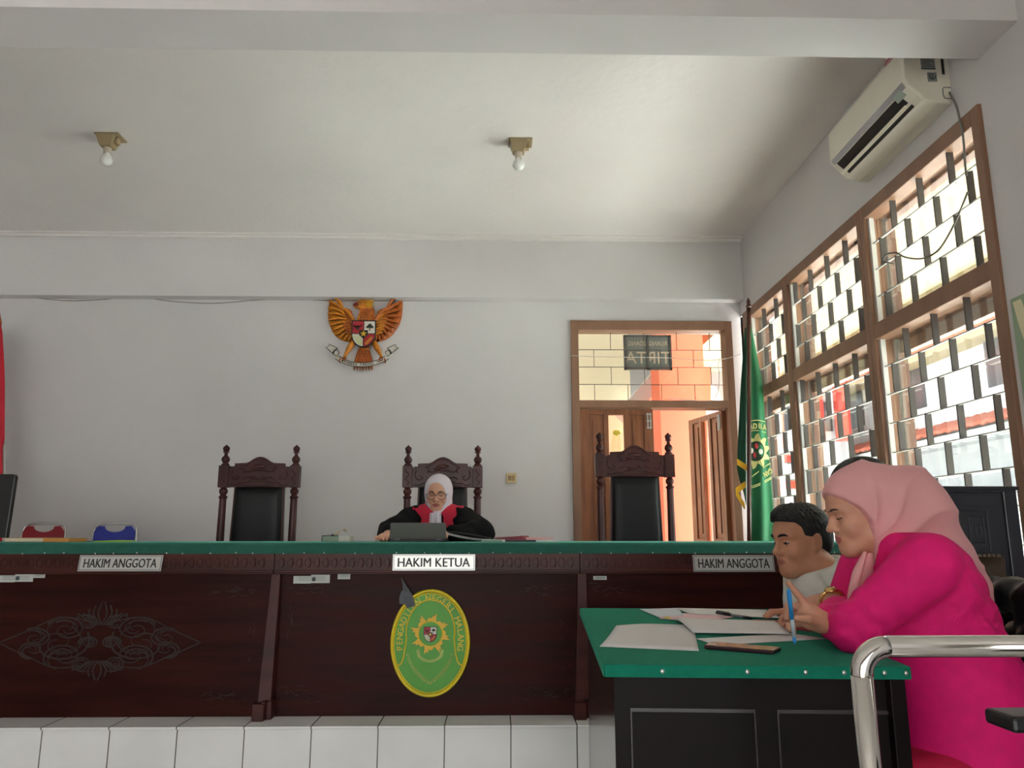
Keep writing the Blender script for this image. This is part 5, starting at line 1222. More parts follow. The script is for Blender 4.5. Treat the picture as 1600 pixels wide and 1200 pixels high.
cb = c0+d_*.004+n_*.012+up_+Vector((0, 0, .001)); MB().hexa([cb, cb+d_*.026, cb+d_*.026+n_*.03, cb+n_*.03]+[p+Vector((0, 0, .002)) for p in (cb, cb+d_*.026, cb+d_*.026+n_*.03, cb+n_*.03)]).build('camera_bump', M('camera_pale', (206, 190, 180), .2), ph, bevel=.001)
# ================================================================ GARUDA WALL EMBLEM
m_g1 = M('carved_gold', (206, 128, 28), .42, var=.22, vs=30, bump=.3, bs=120); m_g2 = M('carved_amber', (180, 92, 26), .45, var=.2, vs=30, bump=.3, bs=120)
m_gy = M('carved_yellow', (226, 164, 34), .4, var=.15, vs=20)
WYF = YW-.005
gx, gz = PY(570, 520, YW)[0], PY(570, 520, YW)[2]; GS = .00531
gp = lambda x, y: (gx+(x-570)*GS, gz-(y-520)*GS)
ga = thing('garuda_emblem', 'carved golden eagle emblem with shield and ribbon on the wall', 'emblem', (gx, YW-.05, gp(0, 581)[1]))
def feather(mb, a, b, w, y0, th=.012, bend=0.0, n=6):
    a, b = Vector(a), Vector(b); d = b-a; nn = Vector((-d.y, d.x)).normalized(); rings = []
    for i in range(n+1):
        t = i/n; c = a+d*t+nn*bend*math.sin(math.pi*t); ww = w*(.65+.5*math.sin(math.pi*min(1, t*1.05)))*(1 if t < .8 else max(.12, 1-(t-.8)*4.2))
        rings.append([(c.x+nn.x*ww*math.cos(p), y0-th*abs(math.sin(p))*(1 if math.sin(p) > 0 else .3)*(1), c.y+nn.y*ww*math.cos(p)) for p in [k*math.tau/8 for k in range(8)]])
    mb.loft(rings)
# feather tips traced as they look on the carving (left wing, right wing)
tipsL = [(518, 463), (514, 472), (513, 482), (513, 492), (514, 502), (517, 511), (521, 519), (526, 526), (532, 531), (539, 534), (546, 535)]
tipsR = [(624, 461), (627, 473), (627, 485), (626, 497), (623, 507), (619, 515), (614, 522), (608, 528), (601, 532), (594, 534), (588, 535)]
for side, tips, mt in ((-1, tipsL, m_g1), (1, tipsR, m_g2)):
    wg = MB()
    mx_ = lambda x: x if side < 0 else 1140-x
    inner = [(520, 470), (525, 479), (532, 485), (539, 487), (547, 498), (553, 512), (556, 530), (549, 535)]
    wg.prism([gp(mx_(p[0]), p[1]) for p in inner]+[gp(*t) for t in tips[::-1]], (0, YW-.004, 0), (1, 0, 0), (0, 0, 1), .008)
    sx = 556 if side < 0 else 584
    for i, t in enumerate(tips):
        f_ = i/10; root = (sx+side*(-2+(-18)*(-1)*(1-f_)*.75*1.0)-(0), 503+f_*26-14*(1-f_))
        root = (570+side*(33-16*f_), 486+f_*36)
        feather(wg, gp(*root), gp(*t), .0135, YW-.013-.0025*(10-i), .022, side*(.014*(1-f_)+.004))
    cvx = MB()
    for r_i, (n_, off, ln) in enumerate(((9, 26, 11), (8, 19, 9))):
        for i in range(n_):
            f_ = i/(n_-1); x = 570+side*(off+6-10*f_); y = 490+f_*32-1*r_i
            feather(cvx, gp(x-side*6, y+1), gp(x+side*(ln-3), y-6+4*f_), .010, YW-.036-.004*r_i, .010)
    w_ = wg.build('wing', mt, ga, smooth=True)
    cvx.build('covert_feather', m_g2 if side < 0 else m_g1, w_, smooth=True)
    sh_ = MB(); pth = [gp(570+side*x, y) for x, y in ((15, 505), (22, 494), (29, 486), (35, 484), (39, 478))]
    sh_.tube(catmull([(p[0], YW-.045, p[1]) for p in pth], 4), [.02]*12+[.012]*5, 8, .7); sh_.build('wing_shoulder', mt, w_, smooth=True)
bodyp = [(560, 512), (559, 500), (562, 490), (563, 484), (557, 483), (553, 480), (553, 478), (557, 474), (561, 471), (567, 469.5), (575, 471), (581, 472), (578, 474), (581, 479), (584, 486), (586, 494), (586, 503), (584, 512)]
bd = MB().prism([gp(*p) for p in bodyp], (0, YW-.012, 0), (1, 0, 0), (0, 0, 1), .045); bo = bd.build('body', m_g1, ga, bevel=.008)
sc_ = MB()
for j in range(6):
    for i in range(6):
        x = 564+i*3.8+(j % 2)*1.9; y = 486+j*4
        p = gp(x, y); sc_.ell((p[0], YW-.058, p[1]), (.010, .006, .012), None, 8, 5)
sc_.build('neck_feather', m_g2, bo, smooth=True)
bk = MB(); bk.prism([gp(*p) for p in ((560, 474), (555, 475.5), (552, 479), (553, 481), (556, 479.5), (561, 481))], (0, YW-.058, 0), (1, 0, 0), (0, 0, 1), .01); bk.build('beak', M('beak_red', (120, 30, 34), .4), bo, bevel=.003)
e_ = gp(563, 475); MB().ell((e_[0], YW-.062, e_[1]), (.006, .005, .006), None, 10, 6).build('eye', m_eb, bo, smooth=True)
cr = MB()
for k_ in range(4): feather(cr, gp(572, 472+k_*2.2), gp(584, 471.5+k_*3.2), .008, YW-.055, .008)
cr.build('crest', m_gy, bo, smooth=True)
belly = MB()
for j in range(5):
    for i in range(5-j): p = gp(566+i*3.4+j*1.7, 538+j*5); belly.ell((p[0], YW-.045, p[1]), (.013, .012, .016), None, 8, 5)
belly.build('belly_feather', m_g2, ga, smooth=True)
tlf = MB()
for k_ in range(7):
    dx = (k_-3)*5; feather(tlf, gp(570+dx*.4, 545), gp(570+dx*.95, 580+(1-abs(k_-3)*.4)), .014, YW-.012-.003*(3-abs(k_-3)), .014)
tlf.build('tail', m_g2, ga, smooth=True)
for s_ in (-1, 1):
    lg = MB(); pts = [(570+s_*15, 536), (570+s_*21, 546), (570+s_*27, 557), (570+s_*29, 562)]
    lg.tube([(gp(*p)[0], YW-.04, gp(*p)[1]) for p in pts], [.032, .034, .017, .013], 10, .7); l_ = lg.build('leg', m_g1, ga, smooth=True)
    tl_ = MB()
    for a in (-1, 0, 1):
        tl_.tube(catmull([(gp(570+s_*29+a*3.2, 561)[0], YW-.052, gp(0, 561)[1]), (gp(570+s_*30+a*4, 565)[0], YW-.06, gp(0, 565)[1]), (gp(570+s_*30+a*4, 569)[0], YW-.05, gp(0, 569)[1])], 3), .007, 6)
    tl_.build('talon', m_g2, l_, smooth=True)
sc0 = gp(570.5, 525); shield(ga, sc0[0], sc0[1], YW-.058, 37*GS, 42*GS, .014)
rbm = MB()
up_r = [(526+2*i, 0) for i in range(1)]
def rarc(t, r): return gp(569+r*1.22*math.sin(t), 526+r*math.cos(t))
band = [rarc(t, 44) for t in np.linspace(-.72, .72, 17)]; bandb = [rarc(t, 50) for t in np.linspace(.72, -.72, 17)]
rb_o = rbm.prism(band+bandb, (0, YW-.05, 0), (1, 0, 0), (0, 0, 1), .012).build('ribbon', m_ew, ga)
def edge_tube(pts, nm='ribbon_edge'):
    m_ = MB(); m_.tube([(p[0], YW-.063, p[1]) for p in pts], .0028, 5); m_.build(nm, m_eb, rb_o)
edge_tube(band); edge_tube(bandb)
for s_ in (-1, 1):
    def k(p): return gp(569+s_*(p[0]-569), p[1])
    f1 = [k(p) for p in ((604, 553), (610, 549), (614, 554), (607, 560))]; f2 = [k(p) for p in ((607, 547), (615, 543), (620, 541), (619, 544), (624, 546), (617, 552), (613, 556))]
    for ff in (f1, f2):
        m_ = MB().prism(ff, (0, YW-.04, 0), (1, 0, 0), (0, 0, 1), .01); m_.build('ribbon_tail', m_ew, rb_o); edge_tube(ff+[ff[0]])
lt = MB(); s = 'BHINNEKA TUNGGAL IKA'
for i, c in enumerate(s):
    if c == ' ': continue
    t = -.56+1.12*(i+.5)/len(s); p = rarc(t, 47); q0_, q1_ = rarc(t-.02, 47), rarc(t+.02, 47); tx_, tz_ = q1_[0]-q0_[0], q1_[1]-q0_[1]
    lt = join(lt, on_plane(text_mb(c, .029, .001, .95, .0005), (p[0], YW-.0625, p[1]), (tx_, 0, tz_), (-tz_, 0, tx_)))
lt.build('lettering', m_eb, rb_o)
# ================================================================ AIR CONDITIONER
m_ac = M('ac_white', (222, 216, 202), .45, var=.02); m_slot = M('ac_slot', (22, 20, 24), .6); m_acp = M('ac_pale', (232, 226, 208), .4)
ay0, ay1, D_ = 3.06, 3.84, .205
zb, ztp = 3.03, 3.335
ac = thing('ac_unit', 'white split air conditioner mounted high on the wall above the window', 'air conditioner', (XW-.1, 3.45, zb))
sec = [(0, ztp), (-D_+.03, ztp), (-D_, ztp-.03), (-D_-.004, zb+.115), (-D_+.012, zb+.085), (-D_+.055, zb+.045)]
sec2 = [(-D_+.055, zb+.045), (-D_+.075, zb+.02), (-.06, zb), (0, zb)]
full = sec+sec2[1:]
def acring(y, k_=1.0): return [(XW+x*k_, y, zb+(z-zb)*(1 if k_ == 1 else .5+.5*k_)) for x, z in full]
am = MB().loft([[(XW+x*.97, ay0, z-.004 if z > zb+.2 else z+.002) for x, z in full], acring(ay0+.012), acring(ay1-.012), [(XW+x*.97, ay1, z) for x, z in full]]); am.build('body', m_ac, ac, bevel=.004)
sl_ = MB()
def onslope(y0_, y1_, a, b, th, mb):   # strip between section points a and b
    ax_, az_ = a; bx_, bz_ = b; dx, dz = bx_-ax_, bz_-az_; l = math.hypot(dx, dz); nx_, nz_ = -dz/l, dx/l
    if nx_ > 0 and nz_ > 0: nx_, nz_ = -nx_, -nz_
    if nz_ > 0: nx_, nz_ = -nx_, -nz_
    mb.hexa([(XW+ax_, y0_, az_), (XW+bx_, y0_, bz_), (XW+bx_, y1_, bz_), (XW+ax_, y1_, az_), (XW+ax_+nx_*th, y0_, az_+nz_*th), (XW+bx_+nx_*th, y0_, bz_+nz_*th), (XW+bx_+nx_*th, y1_, bz_+nz_*th), (XW+ax_+nx_*th, y1_, az_+nz_*th)])
onslope(ay0+.08, ay1-.05, (-D_+.014, zb+.083), (-D_+.052, zb+.048), .002, sl_); sl_.build('outlet', m_slot, ac)
s2_ = MB(); onslope(ay0+.07, ay1-.06, (-D_+.062, zb+.036), (-D_+.073, zb+.023), .0025, s2_); s2_.build('outlet', m_slot, ac)
lv = MB(); onslope(ay0+.10, ay1-.02, (-D_+.05, zb+.050), (-D_+.062, zb+.036), .012, lv); lv.build('louvre', m_acp, ac)
s3_ = MB(); onslope(ay0+.02, ay1-.02, (-D_-.003, zb+.112), (-D_+.012, zb+.086), .001, s3_); s3_.build('trim_strip', M('ac_trim', (176, 172, 176), .25, .3), ac)
dp = MB(); onslope(ay0+.05, ay0+.115, (-D_+.006, zb+.096), (-D_+.03, zb+.068), .006, dp); dpo = dp.build('display', M('ac_display', (150, 160, 150), .3), ac)
lg_ = MB(); lg_.box(XW-D_-.0055, XW-D_-.003, 3.62, 3.69, zb+.18, zb+.185); lg_.build('logo', m_acp, ac)
rd = MB(); 
for k_, (y_, z_) in enumerate(((3.10, zb+.278), (3.16, zb+.283))): rd.tube([(XW-D_-.006, 3.09+.0*k_, zb+.262+.012*k_), (XW-D_-.006, 3.20, zb+.268+.012*k_)], .0014, 5)
for k_ in range(4): rd.tube([(XW-D_-.006, 3.10+.025*k_, zb+.28), (XW-D_-.006, 3.112+.025*k_, zb+.297), (XW-D_-.006, 3.118+.025*k_, zb+.28)], .0014, 5)
rd.build('marker_scribble', M('marker_red', (170, 40, 60), .5), ac)
en = MB(); y_ = ay0-.001
def erect(x0, x1, z0, z1, mt, nm, par): 
    m_ = MB().box(XW+x0, XW+x1, y_-.0015, y_+.01, z0, z1); return m_.build(nm, mt, par)
m_acl = M('ac_label', (150, 150, 146), .5)
l1 = erect(-.125, -.062, zb+.165, zb+.25, m_acl, 'spec_label', ac)
pm = MB(); 
for k_ in range(9): pm.box(XW-.12, XW-.066-.01*(k_ % 3), y_-.0022, y_-.0014, zb+.177+k_*.008, zb+.1795+k_*.008)
pm.box(XW-.125, XW-.062, y_-.0023, y_-.0014, zb+.163, zb+.170); pm.build('print', m_ink, l1)
l2 = erect(-.10, -.06, zb+.105, zb+.148, M('ac_badge', (120, 128, 126), .5), 'badge', ac)
pm = MB(); pm.tube([(XW-.08+.013*math.cos(a), y_-.002, zb+.128+.013*math.sin(a)) for a in [2.6+i*.33 for i in range(13)]], .002, 5); pm.tube([(XW-.08, y_-.002, zb+.115), (XW-.08, y_-.002, zb+.138)], .002, 5); pm.build('print', m_black, l2)
pm = MB()
for k_ in range(16): pm.box(XW-.034, XW-.022, y_-.002, y_, zb+.14+k_*.0052, zb+.1432+k_*.0052)
pm.build('barcode', m_black, ac)
hb = MB(); hb.tube(catmull([(XW-.002, y_-.001, zb+.075), (XW-.035, y_-.001, zb+.075), (XW-.04, y_-.001, zb+.055), (XW-.038, y_-.001, zb+.03), (XW-.03, y_-.001, zb+.022), (XW-.002, y_-.001, zb+.022)], 4), .0016, 5); hb.build('knockout', m_ink, ac)
m_cable = M('cable_grey', (120, 118, 112), .6)
ca = MB()
w3 = lambda x, y, X_: PX(x, y, X_)
ca.tube(catmull([(XW-.012, ay0-.004, zb+.05), w3(1494, 165, XW-.02), w3(1500, 190, XW-.025), w3(1505, 215, XW-.025), w3(1508, 255, XW-.015), w3(1510, 275, XW-.008)], 6), .005, 8)
tag(ca.build('power_cable', m_cable, smooth=True), 'grey cable hanging from the air conditioner down over the window frame', 'cable')
ca = MB(); ca.tube(catmull([w3(1512, 300, XW-.004), w3(1500, 330, XW-.006), w3(1485, 362, XW-.01), w3(1465, 392, XW-.012), w3(1440, 404, XW-.012), w3(1415, 402, XW-.01), w3(1400, 395, XW-.012), w3(1385, 398, XW-.014), w3(1380, 408, XW-.012), w3(1398, 412, XW-.01)], 6), .0045, 8)
tag(ca.build('window_cable', m_cable, smooth=True), 'loose grey cable looping across the grille of the upper window', 'cable')
# ---------------------------------------------------------------- bulbs on the ceiling
m_fit = M('fitting_cream', (158, 140, 106), .5); m_bulb = M('bulb_opal', (226, 226, 222), .2)
def bulb(px, py, label):
    c = PZ(px, py, ZC); t = thing('light_bulb', label, 'lamp', (c[0], c[1], ZC-.19), 'bare bulbs on the ceiling')
    b = MB(); z0 = ZC; a, w_ = .056, .034
    b.hexa([(c[0]-w_, c[1]-w_, z0-.075), (c[0]+w_, c[1]-w_, z0-.075), (c[0]+w_, c[1]+w_, z0-.075), (c[0]-w_, c[1]+w_, z0-.075), (c[0]-a, c[1]-a, z0), (c[0]+a, c[1]-a, z0), (c[0]+a, c[1]+a, z0), (c[0]-a, c[1]+a, z0)])
    b.box(c[0]-a-.006, c[0]+a+.03, c[1]-a-.006, c[1]+a+.006, z0-.008, z0); b.box(c[0]+.03, c[0]+.066, c[1]-.02, c[1]+.02, z0-.05, z0-.008); b.build('mount', m_fit, t, bevel=.003)
    MB().lathe([(.0, 0), (.024, 0), (.022, -.035), (.0, -.035)], (c[0], c[1], z0-.075), 16).build('socket', M('socket_beige', (200, 186, 168), .4), t, smooth=False)
    MB().lathe([(.018, -.034), (.020, -.045), (.031, -.06), (.037, -.078), (.036, -.09), (.027, -.105), (.012, -.113), (0, -.114)], (c[0], c[1], z0-.075), 20).build('bulb', m_bulb, t, smooth=True)
bulb(170, 214, 'bare bulb in cream holder on the ceiling above the folding chairs side')
bulb(810, 222, 'bare bulb in cream holder on the ceiling nearer the air conditioner')
# ---------------------------------------------------------------- switch, wall cable
sw_ = PY(799, 747, YW); swt = thing('wall_switch', 'cream double light switch on the wall between chair and door', 'switch', (sw_[0], YW-.01, sw_[2]-.04))
MB().box(sw_[0]-.041, sw_[0]+.041, YW-.012, YW, sw_[2]-.041, sw_[2]+.041).build('plate', M('switch_cream', (206, 184, 140), .5), swt, bevel=.004)
for s_ in (-1, 1): MB().box(sw_[0]+s_*.014-.011, sw_[0]+s_*.014+.011, YW-.018, YW-.011, sw_[2]-.02, sw_[2]+.018).build('rocker', M('rocker_tan', (150, 118, 74), .5), swt, bevel=.003)
m_wire = M('wire_grey', (126, 124, 120), .7)
ca = MB(); wy = YW-.004
ca.tube(catmull([PY(x, y, wy) for x, y in ((20, 460), (60, 466), (110, 470), (160, 468), (215, 463), (260, 470), (330, 474), (400, 469), (455, 467), (520, 470), (600, 470), (700, 470), (830, 470), (960, 469), (1080, 470), (1143, 469))], 4), .003, 6)
tag(ca.build('wall_wire', m_wire, smooth=True), 'thin grey wire running along the wall below the beam', 'cable')
ca = MB(); dpy = YW-.04
ca.tube(catmull([PY(x, y, dpy) for x, y in ((890, 560), (893, 556), (902, 556), (960, 558), (1040, 559), (1100, 563), (1122, 562), (1140, 559), (1158, 553))], 5), .003, 6); ca.tube(catmull([PY(x, y, dpy) for x, y in ((1126, 562), (1122, 570), (1124, 585), (1123, 605), (1118, 620), (1108, 626), (1070, 625), (1040, 623))], 5), .003, 6)
tag(ca.build('door_wire', M('wire_pale', (186, 182, 174), .6), smooth=True), 'pale wire strung across the transom above the door', 'cable')
# ================================================================ FLAGS
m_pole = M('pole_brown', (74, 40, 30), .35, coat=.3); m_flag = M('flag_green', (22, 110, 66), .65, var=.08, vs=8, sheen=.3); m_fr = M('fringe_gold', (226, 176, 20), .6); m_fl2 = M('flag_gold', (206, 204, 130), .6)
FY = 5.62
fx = PY(1167, 845, FY)[0]; ft = PY(1166, 480, FY)
fl = thing('flag', 'green court flag with gold sun emblem hanging on a brown pole in the corner', 'flag', (fx, FY, ZP))
po = MB(); bx_ = fx+(fx-ft[0])*.43; PYo = FY-.055; po.tube([(bx_, PYo, ZP+.04), (ft[0], PYo, ft[2])], .0165, 12); po.lathe([(.018, 0), (.022, .01), (.012, .03), (.016, .045), (.004, .075), (0, .08)], (ft[0], PYo, ft[2]-.02), 12); po.build('pole', m_pole, fl, smooth=True)
MB().lathe([(.0, 0), (.17, 0), (.17, .02), (.05, .05), (.03, .1), (0, .1)], (bx_, PYo, ZP), 24).build('base', m_pole, fl, smooth=False)
def edgeR(py): return np.interp(py, [505, 600, 650, 700, 760, 800, 845, 950], [1171, 1190, 1193, 1199, 1203, 1206, 1207, 1208])
def flagpt(u, v, dy=0.0):
    py = 505+(900-505)*v; xl = 1166; xr = edgeR(py); x = xl+(xr-xl)*u; z = PY(x, py, FY)[2]
    return (PY(x, py, FY)[0], FY-.02-.05*math.sin(u*math.pi*.9)*v-.016*math.sin(u*11+v*3)*v+dy, z)
MB().grid(lambda u, v: flagpt(u, v), 26, 30).build('cloth', m_flag, fl, smooth=True, solid=.004)
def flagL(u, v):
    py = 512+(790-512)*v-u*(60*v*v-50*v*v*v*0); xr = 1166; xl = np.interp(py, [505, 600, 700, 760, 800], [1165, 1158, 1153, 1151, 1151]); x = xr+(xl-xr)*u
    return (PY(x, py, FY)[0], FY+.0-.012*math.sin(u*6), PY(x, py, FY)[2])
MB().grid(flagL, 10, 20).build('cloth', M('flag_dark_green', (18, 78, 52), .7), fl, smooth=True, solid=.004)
for a, b in (((1152, 717), (1166, 726)), ((1150, 762), (1164, 752)), ((1150, 765), (1163, 786))):
    fg = MB(); P0, P1 = PY(*a, FY-.03), PY(*b, FY-.03)
    for i in range(18):
        t = i/17; p = Vector(P0).lerp(Vector(P1), t); fg.tube([p, p+Vector((0, 0, -.045))], .0035, 5)
    fg.build('fringe', m_fr, fl)
def onflag(px, py, off=.006):
    v = (py-505)/395; xr = edgeR(py); u = min(1, max(0, (px-1168)/(xr-1168))); p = flagpt(u, v); return Vector((p[0], p[1]-off, p[2]))
def ring_on(cx_, cy_, r, n=28, a0=0, a1=math.tau): return [onflag(cx_+r*math.sin(a0+(a1-a0)*i/n), cy_-r*1.25*math.cos(a0+(a1-a0)*i/n)) for i in range(n+1)]
sn = MB(); cxf, cyf = 1179, 706
outer = []
for i in range(40):
    a = i*math.tau/40; r = 19+3.2*math.sin(a*10)+1.5*math.sin(a*10+1.2); outer.append((cxf+r*math.sin(a), cyf-r*1.25*math.cos(a)))
inner = [(cxf+12.5*math.sin(i*math.tau/40), cyf-12.5*1.25*math.cos(i*math.tau/40)) for i in range(40)]
A_ = [onflag(*p) for p in outer]; Bq = [onflag(*p) for p in inner]
sn.add(A_+Bq, [(i, (i+1) % 40, 40+(i+1) % 40, 40+i) for i in range(40)]); sn.build('sun', m_fl2, fl, solid=.002)
dk_ = MB(); dk_.add([onflag(cxf, cyf, .0065)]+[onflag(p[0], p[1], .0065) for p in inner], [(0, 1+i, 1+(i+1) % 40) for i in range(40)]); dk_.build('sun_disc', M('flag_disc', (40, 70, 44), .7), fl, solid=.001)
for (dx, dy, mt) in ((1, -8, m_er), (6, 1, m_ew), (-1, 6, m_er), (-6, -1, m_ew)):
    c = onflag(cxf+dx, cyf+dy, .010); MB().ell(c, (.016, .003, .021), None, 10, 6).build('shield_quarter', mt, fl, smooth=True)
ln = MB()
for pts in ([(1170, 660), (1180, 658), (1193, 660)], [(1170, 675), (1180, 674), (1194, 677)], [(1170, 748), (1180, 740), (1192, 730), (1200, 725)], [(1169, 762), (1182, 757), (1195, 750), (1202, 746)], [(1169, 764.5), (1182, 759.5), (1195, 752.5), (1202, 748.5)]):
    ln.tube([onflag(*p, .007) for p in catmull2(pts)] if False else catmull([onflag(*p, .011) for p in pts], 6), .0028, 5)
ln.build('gold_line', m_fl2, fl)
lt = MB()
for s_, x, y, sx_ in (('A', 1172, 668, 1), ('D', 1178, 667.5, 1), ('I', 1183, 667.5, 1), ('L', 1187, 668, 1), ('A', 1192, 669, .7)):
    lt = join(lt, on_plane(text_mb(s_, .058, .002, .72*sx_, .002), onflag(x, y, .012), (1, 0, 0), (0, 0, 1)))
for s_, x, y in (('N', 1192, 742), ('A', 1197, 739), ('G', 1200.5, 736)):
    lt = join(lt, on_plane(text_mb(s_, .055, .002, .6, .002), onflag(x, y, .012), (-.93, 0, -.35), (.35, 0, -.93)))
lt.build('lettering', m_fl2, fl)
# red and white flag by the wall
RY = 5.6
rx = PY(2, 500, RY); rf = thing('flag', 'red and white flag on a pole at the edge of the picture by the bare wall', 'flag', (rx[0]-.02, RY, ZP))
rf['label'] = 'red and white flag on a pole beside the bare wall, above the monitor'
po = MB(); po.tube([(rx[0]-.02, RY, ZP+.03), (rx[0]-.02, RY, rx[2]-.03)], .0165, 12); po.build('pole', m_pole, rf, smooth=True)
MB().lathe([(.016, -.06), (.022, -.05), (.024, -.02), (.018, .0), (.006, .05), (0, .06)], (rx[0]-.02, RY, rx[2]), 12).build('finial', m_g2, rf, smooth=True)
MB().lathe([(.0, 0), (.17, 0), (.17, .02), (.05, .05), (.03, .1), (0, .1)], (rx[0]-.02, RY, ZP), 24).build('base', m_pole, rf)
def rcl(x0f, x1f, y0, y1):
    def fn(u, v):
        py = y0+(y1-y0)*v; xr = x1f(py); xl = x0f; x = xl+(xr-xl)*u; p = PY(x, py, RY-.03); return (p[0], RY-.03-.02*math.sin(u*9), p[2])
    return fn
MB().grid(rcl(-40, lambda y: np.interp(y, [505, 520, 560, 600, 690, 700, 850], [2, 5, 7.5, 8.8, 8.5, 5.5, 4]), 505, 850), 12, 24).build('cloth', M('flag_red', (190, 8, 40), .65, var=.06, vs=8), rf, smooth=True, solid=.004)
MB().grid(lambda u, v: (PY(-40+50*u, 690+200*v, RY+.0)[0], RY+.0-.015*math.sin(u*8), PY(0, 690+200*v, RY)[2]), 10, 8).build('cloth', M('flag_white', (206, 204, 192), .7), rf, smooth=True, solid=.004)
# ================================================================ CHROME RAIL
RYc = 1.35
m_steel = M('stainless', (214, 210, 204), .1, 1.0, rvar=.04, var=.02, vs=3)
A0, A1, A2 = PY(1345, 1200, RYc), PY(1346, 1050, RYc), PY(1400, 1010, RYc)
rl = thing('handrail', 'polished steel pipe rail with a bent corner in front of the woman in magenta', 'railing', (.62, RYc, 0))
zr = A2[2]; xr_ = A1[0]; rad = .0178; R_ = .046
arc = [(xr_+R_-R_*math.cos(a), RYc, zr-R_+R_*math.sin(a)) for a in [i*math.pi/2/10 for i in range(11)]]
MB().tube([(xr_+.012, RYc, 0), (xr_+.003, RYc, .6), (xr_, RYc, zr-R_)], rad, 28).build('post', m_steel, rl, smooth=True)
MB().tube([arc[0]]+arc+[arc[-1]], rad*1.02, 28, up=(0, 1, 0)).build('elbow', m_steel, rl, smooth=True)
MB().tube([arc[-1], (2.0, RYc, zr+.0)], rad, 28).build('pipe', m_steel, rl, smooth=True)
MB().tube([(1.95, RYc, 0), (1.95, RYc, zr-.01)], rad, 24).build('post', m_steel, rl, smooth=True)
for x in (xr_+.012, 1.95): MB().lathe([(0, 0), (.045, 0), (.045, .006), (0, .006)], (x, RYc, 0), 20).build('flange', m_steel, rl)
# ================================================================ CORNER FURNITURE BY THE WINDOW
m_dkw = M('cabinet_black', (44, 44, 51), .38, var=.1, vs=6, coat=.2); m_br = M('brown_leather', (70, 54, 40), .35, var=.1, bump=.1, bs=180)
CY = 2.75
c0, c1 = PY(1463, 775, CY), PY(1588, 760, CY)
lc = thing('lectern', 'dark wooden lectern with nested rectangle carving under the window', 'lectern', (1.72, 2.87, 0))
zt_ = c1[2]
MB().box(c0[0]+.012, c1[0]-.045, CY, CY+.2, .0, zt_-.014).build('body', m_dkw, lc, bevel=.004)
MB().box(c1[0]-.06, c1[0]-.01, CY-.012, CY+.21, 0, zt_-.012).build('corner_post', m_dkw, lc, bevel=.004)
tpm = MB(); tpm.box(c0[0]+.004, c1[0], CY-.016, CY+.215, zt_-.014, zt_); tpm.box(c0[0], c1[0]-.03, CY-.012, CY+.215, zt_-.022, zt_-.012); tpm.build('top', m_dkw, lc, bevel=.003)
cv = MB()
def rectline(x0, x1, z0, z1, y, w_=.003):
    for q_ in ((x0, x1, z0, z0+w_), (x0, x1, z1-w_, z1), (x0, x0+w_, z0, z1), (x1-w_, x1, z0, z1)): cv.box(q_[0], q_[1], y-.004, y, q_[2], q_[3])
def prc(a, b): p, q_ = PY(*a, CY), PY(*b, CY); rectline(p[0], q_[0], q_[2], p[2], CY)
prc((1497, 797), (1549, 862)); prc((1512, 806), (1541, 849)); prc((1523, 820), (1534, 836)); cv.box(c0[0]+.02, c1[0]-.06, CY-.003, CY, PY(0, 789, CY)[2]-.002, PY(0, 789, CY)[2])
cv.build('carving', m_dkw, lc, bevel=.0012)
ac_ = thing('office_chair', 'brown leather armchair with studded top edge between lectern and the woman in magenta', 'chair', (1.68, 2.6, 0))
OY = 2.69; A0, A1 = PY(1490, 868, OY), PY(1567, 870, OY)
bk_ = MB()
def cush2(u, v):
    x = A0[0]-.06+(A1[0]-A0[0]+.06)*u; e = (1-abs(2*u-1)**8)*(1-abs(2*v-1)**12); return (x, OY-.03*e-.01, .5+(A0[2]-.5)*v)
bk_.grid(cush2, 16, 16); bk_.box(A0[0]-.06, A1[0], OY-.01, OY+.03, .5, A0[2]-.002); bk_.build('backrest', m_br, ac_, smooth=False, bevel=.004)
sd = MB()
for i in range(11): sd.box(A0[0]-.04+.0165*i, A0[0]-.028+.0165*i, OY-.045, OY-.015, A0[2]-.004, A0[2]+.006)
sd.build('stud', M('stud_brass', (120, 104, 84), .4, .5), ac_, bevel=.002)
MB().box(A0[0]-.07, A1[0]+.02, OY-.25, OY-.01, .42, .5).build('seat', m_br, ac_, bevel=.02)
for sx_ in (A0[0]-.05, A1[0]): 
    for sy_ in (OY-.22, OY): MB().box(sx_-.02, sx_+.02, sy_-.02, sy_+.02, 0, .42).build('leg', m_dkw, ac_)
# woman's chair with a black jacket over its back
wc = thing('side_chair', 'chair under the woman in magenta with its back hidden by a jacket', 'chair', (1.27, 1.98, 0))
MB().box(1.02, 1.46, 1.88, 2.32, .37, .42).build('seat', m_leather, wc, bevel=.015)
for sx_ in (1.05, 1.43):
    for sy_ in (1.91, 2.29): MB().box(sx_-.018, sx_+.018, sy_-.018, sy_+.018, 0, .37).build('leg', m_dkw, wc)
MB().box(1.47, 1.50, 1.84, 2.30, .40, .98).build('backrest', m_leather, wc, bevel=.01)
jk = thing('jacket', 'black leather jacket draped over the chair back behind the woman in magenta', 'jacket', (1.48, 2.0, .6))
m_jk = M('jacket_black', (20, 20, 22), .38, bump=.3, bs=40, spec=.6)
jb0 = s_union([(s_chain([(1.485, 1.78, .985), (1.485, 2.32, .99)], [.045, .045], .02), 0), (s_ell((1.485, 2.04, .80), (.055, .27, .22)), .04), (s_chain([(1.50, 1.80, .97), (1.52, 1.80, .6)], [.05, .04], .02), .05)])
def jkf(P): return jb0(P)+fold(P, (.2, 1, .25), 60, .006, 0, (0, .3, 1))+fold(P, (.4, .5, 1), 110, .003, 1, (1, 1, 0))
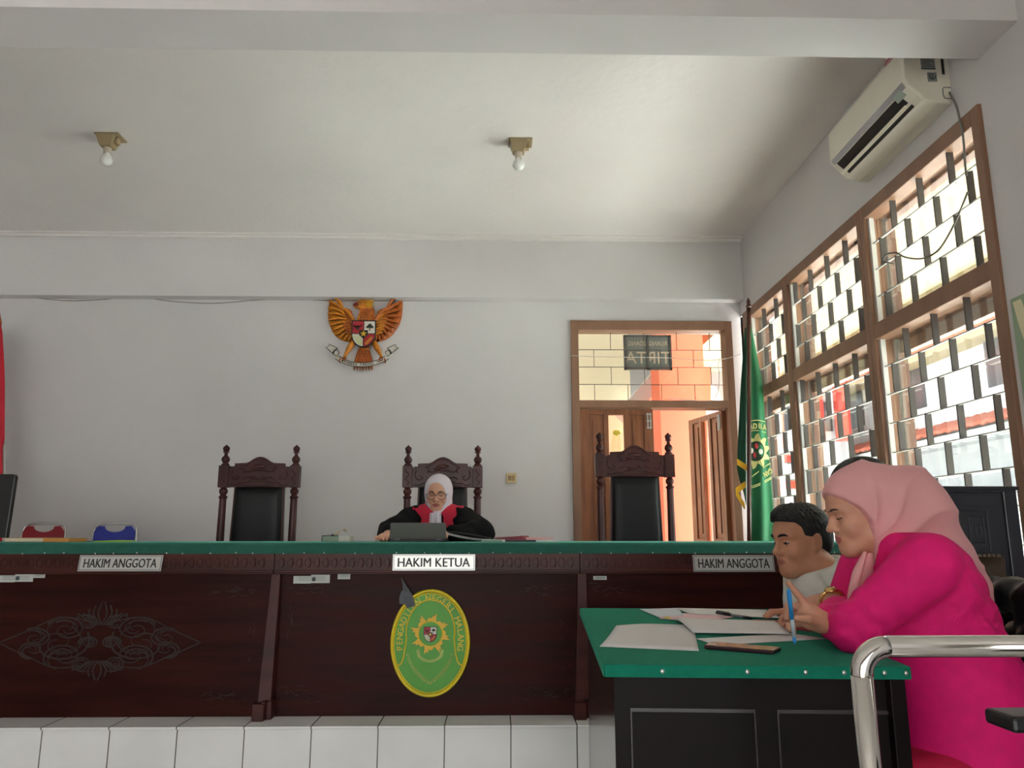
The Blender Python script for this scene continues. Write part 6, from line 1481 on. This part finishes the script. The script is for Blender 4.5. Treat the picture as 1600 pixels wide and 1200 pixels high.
mbj = surface(jkf, axis(1.38, 1.62, .009), axis(1.68, 2.42, .010), axis(.52, 1.07, .009)); mbj.build('shell', m_jk, jk, smooth=True)
lw = MB(); lw.tube(catmull([(1.47, 1.80, 1.0), (1.44, 1.83, .97), (1.45, 1.92, .985), (1.46, 2.0, 1.03)], 5), [.02]*16, 8, .4); lw.build('collar', m_jk, jk, smooth=True)
m_arm = M('arm_black', (22, 19, 22), .35)
# dark wooden armrest at the very edge
ar_ = thing('armchair', 'dark wooden chair arm at the picture edge below the steel rail', 'chair', (1.0, 1.2, 0))
ar_['label'] = 'dark wooden armchair of which only one arm shows, below the steel rail'
a_, b_ = PY(1568, 1116, 1.2), PY(1568, 1142, 1.2)
MB().box(a_[0], a_[0]+.5, 1.18, 1.25, b_[2], a_[2]).build('armrest', m_arm, ar_, bevel=.006)
MB().box(a_[0]+.08, a_[0]+.5, .9, 1.26, .40, .46).build('seat', m_arm, ar_, bevel=.01)
for sx_ in (a_[0]+.1, a_[0]+.47):
    MB().box(sx_-.02, sx_+.02, 1.2, 1.24, 0, b_[2]).build('leg', m_arm, ar_); MB().box(sx_-.02, sx_+.02, .9, .94, 0, .4).build('leg', m_arm, ar_)
# poster on the wall beside the window
q0, q1 = PX(1579, 472, XW-.004), PX(1612, 600, XW-.004)
ps = thing('wall_poster', 'pale green and cream printed poster on the wall beside the window frame', 'poster', (XW-.003, (q0[1]+q1[1])/2, q1[2]))
MB().box(XW-.004, XW-.001, q0[1]-.35, q0[1], q0[2]-.5, q0[2]+.01).build('sheet', M('poster_green', (150, 170, 140), .6), ps)
pb = MB(); yy = q0[1]
pb.prism([(-.01, .0), (-.10, .0), (-.16, -.2), (-.13, -.45), (-.10, -.48), (-.07, -.3), (-.015, -.12)], (XW-.0045, yy, q0[2]), (0, 1, 0), (0, 0, 1), -.001) if False else pb.add([(XW-.0046, yy+a, q0[2]+b) for a, b in ((-.012, -.005), (-.06, -.005), (-.12, -.2), (-.11, -.45), (-.09, -.47), (-.07, -.25), (-.03, -.1))], [tuple(range(7))])
pb.build('print', M('poster_cream', (226, 218, 180), .6), ps)
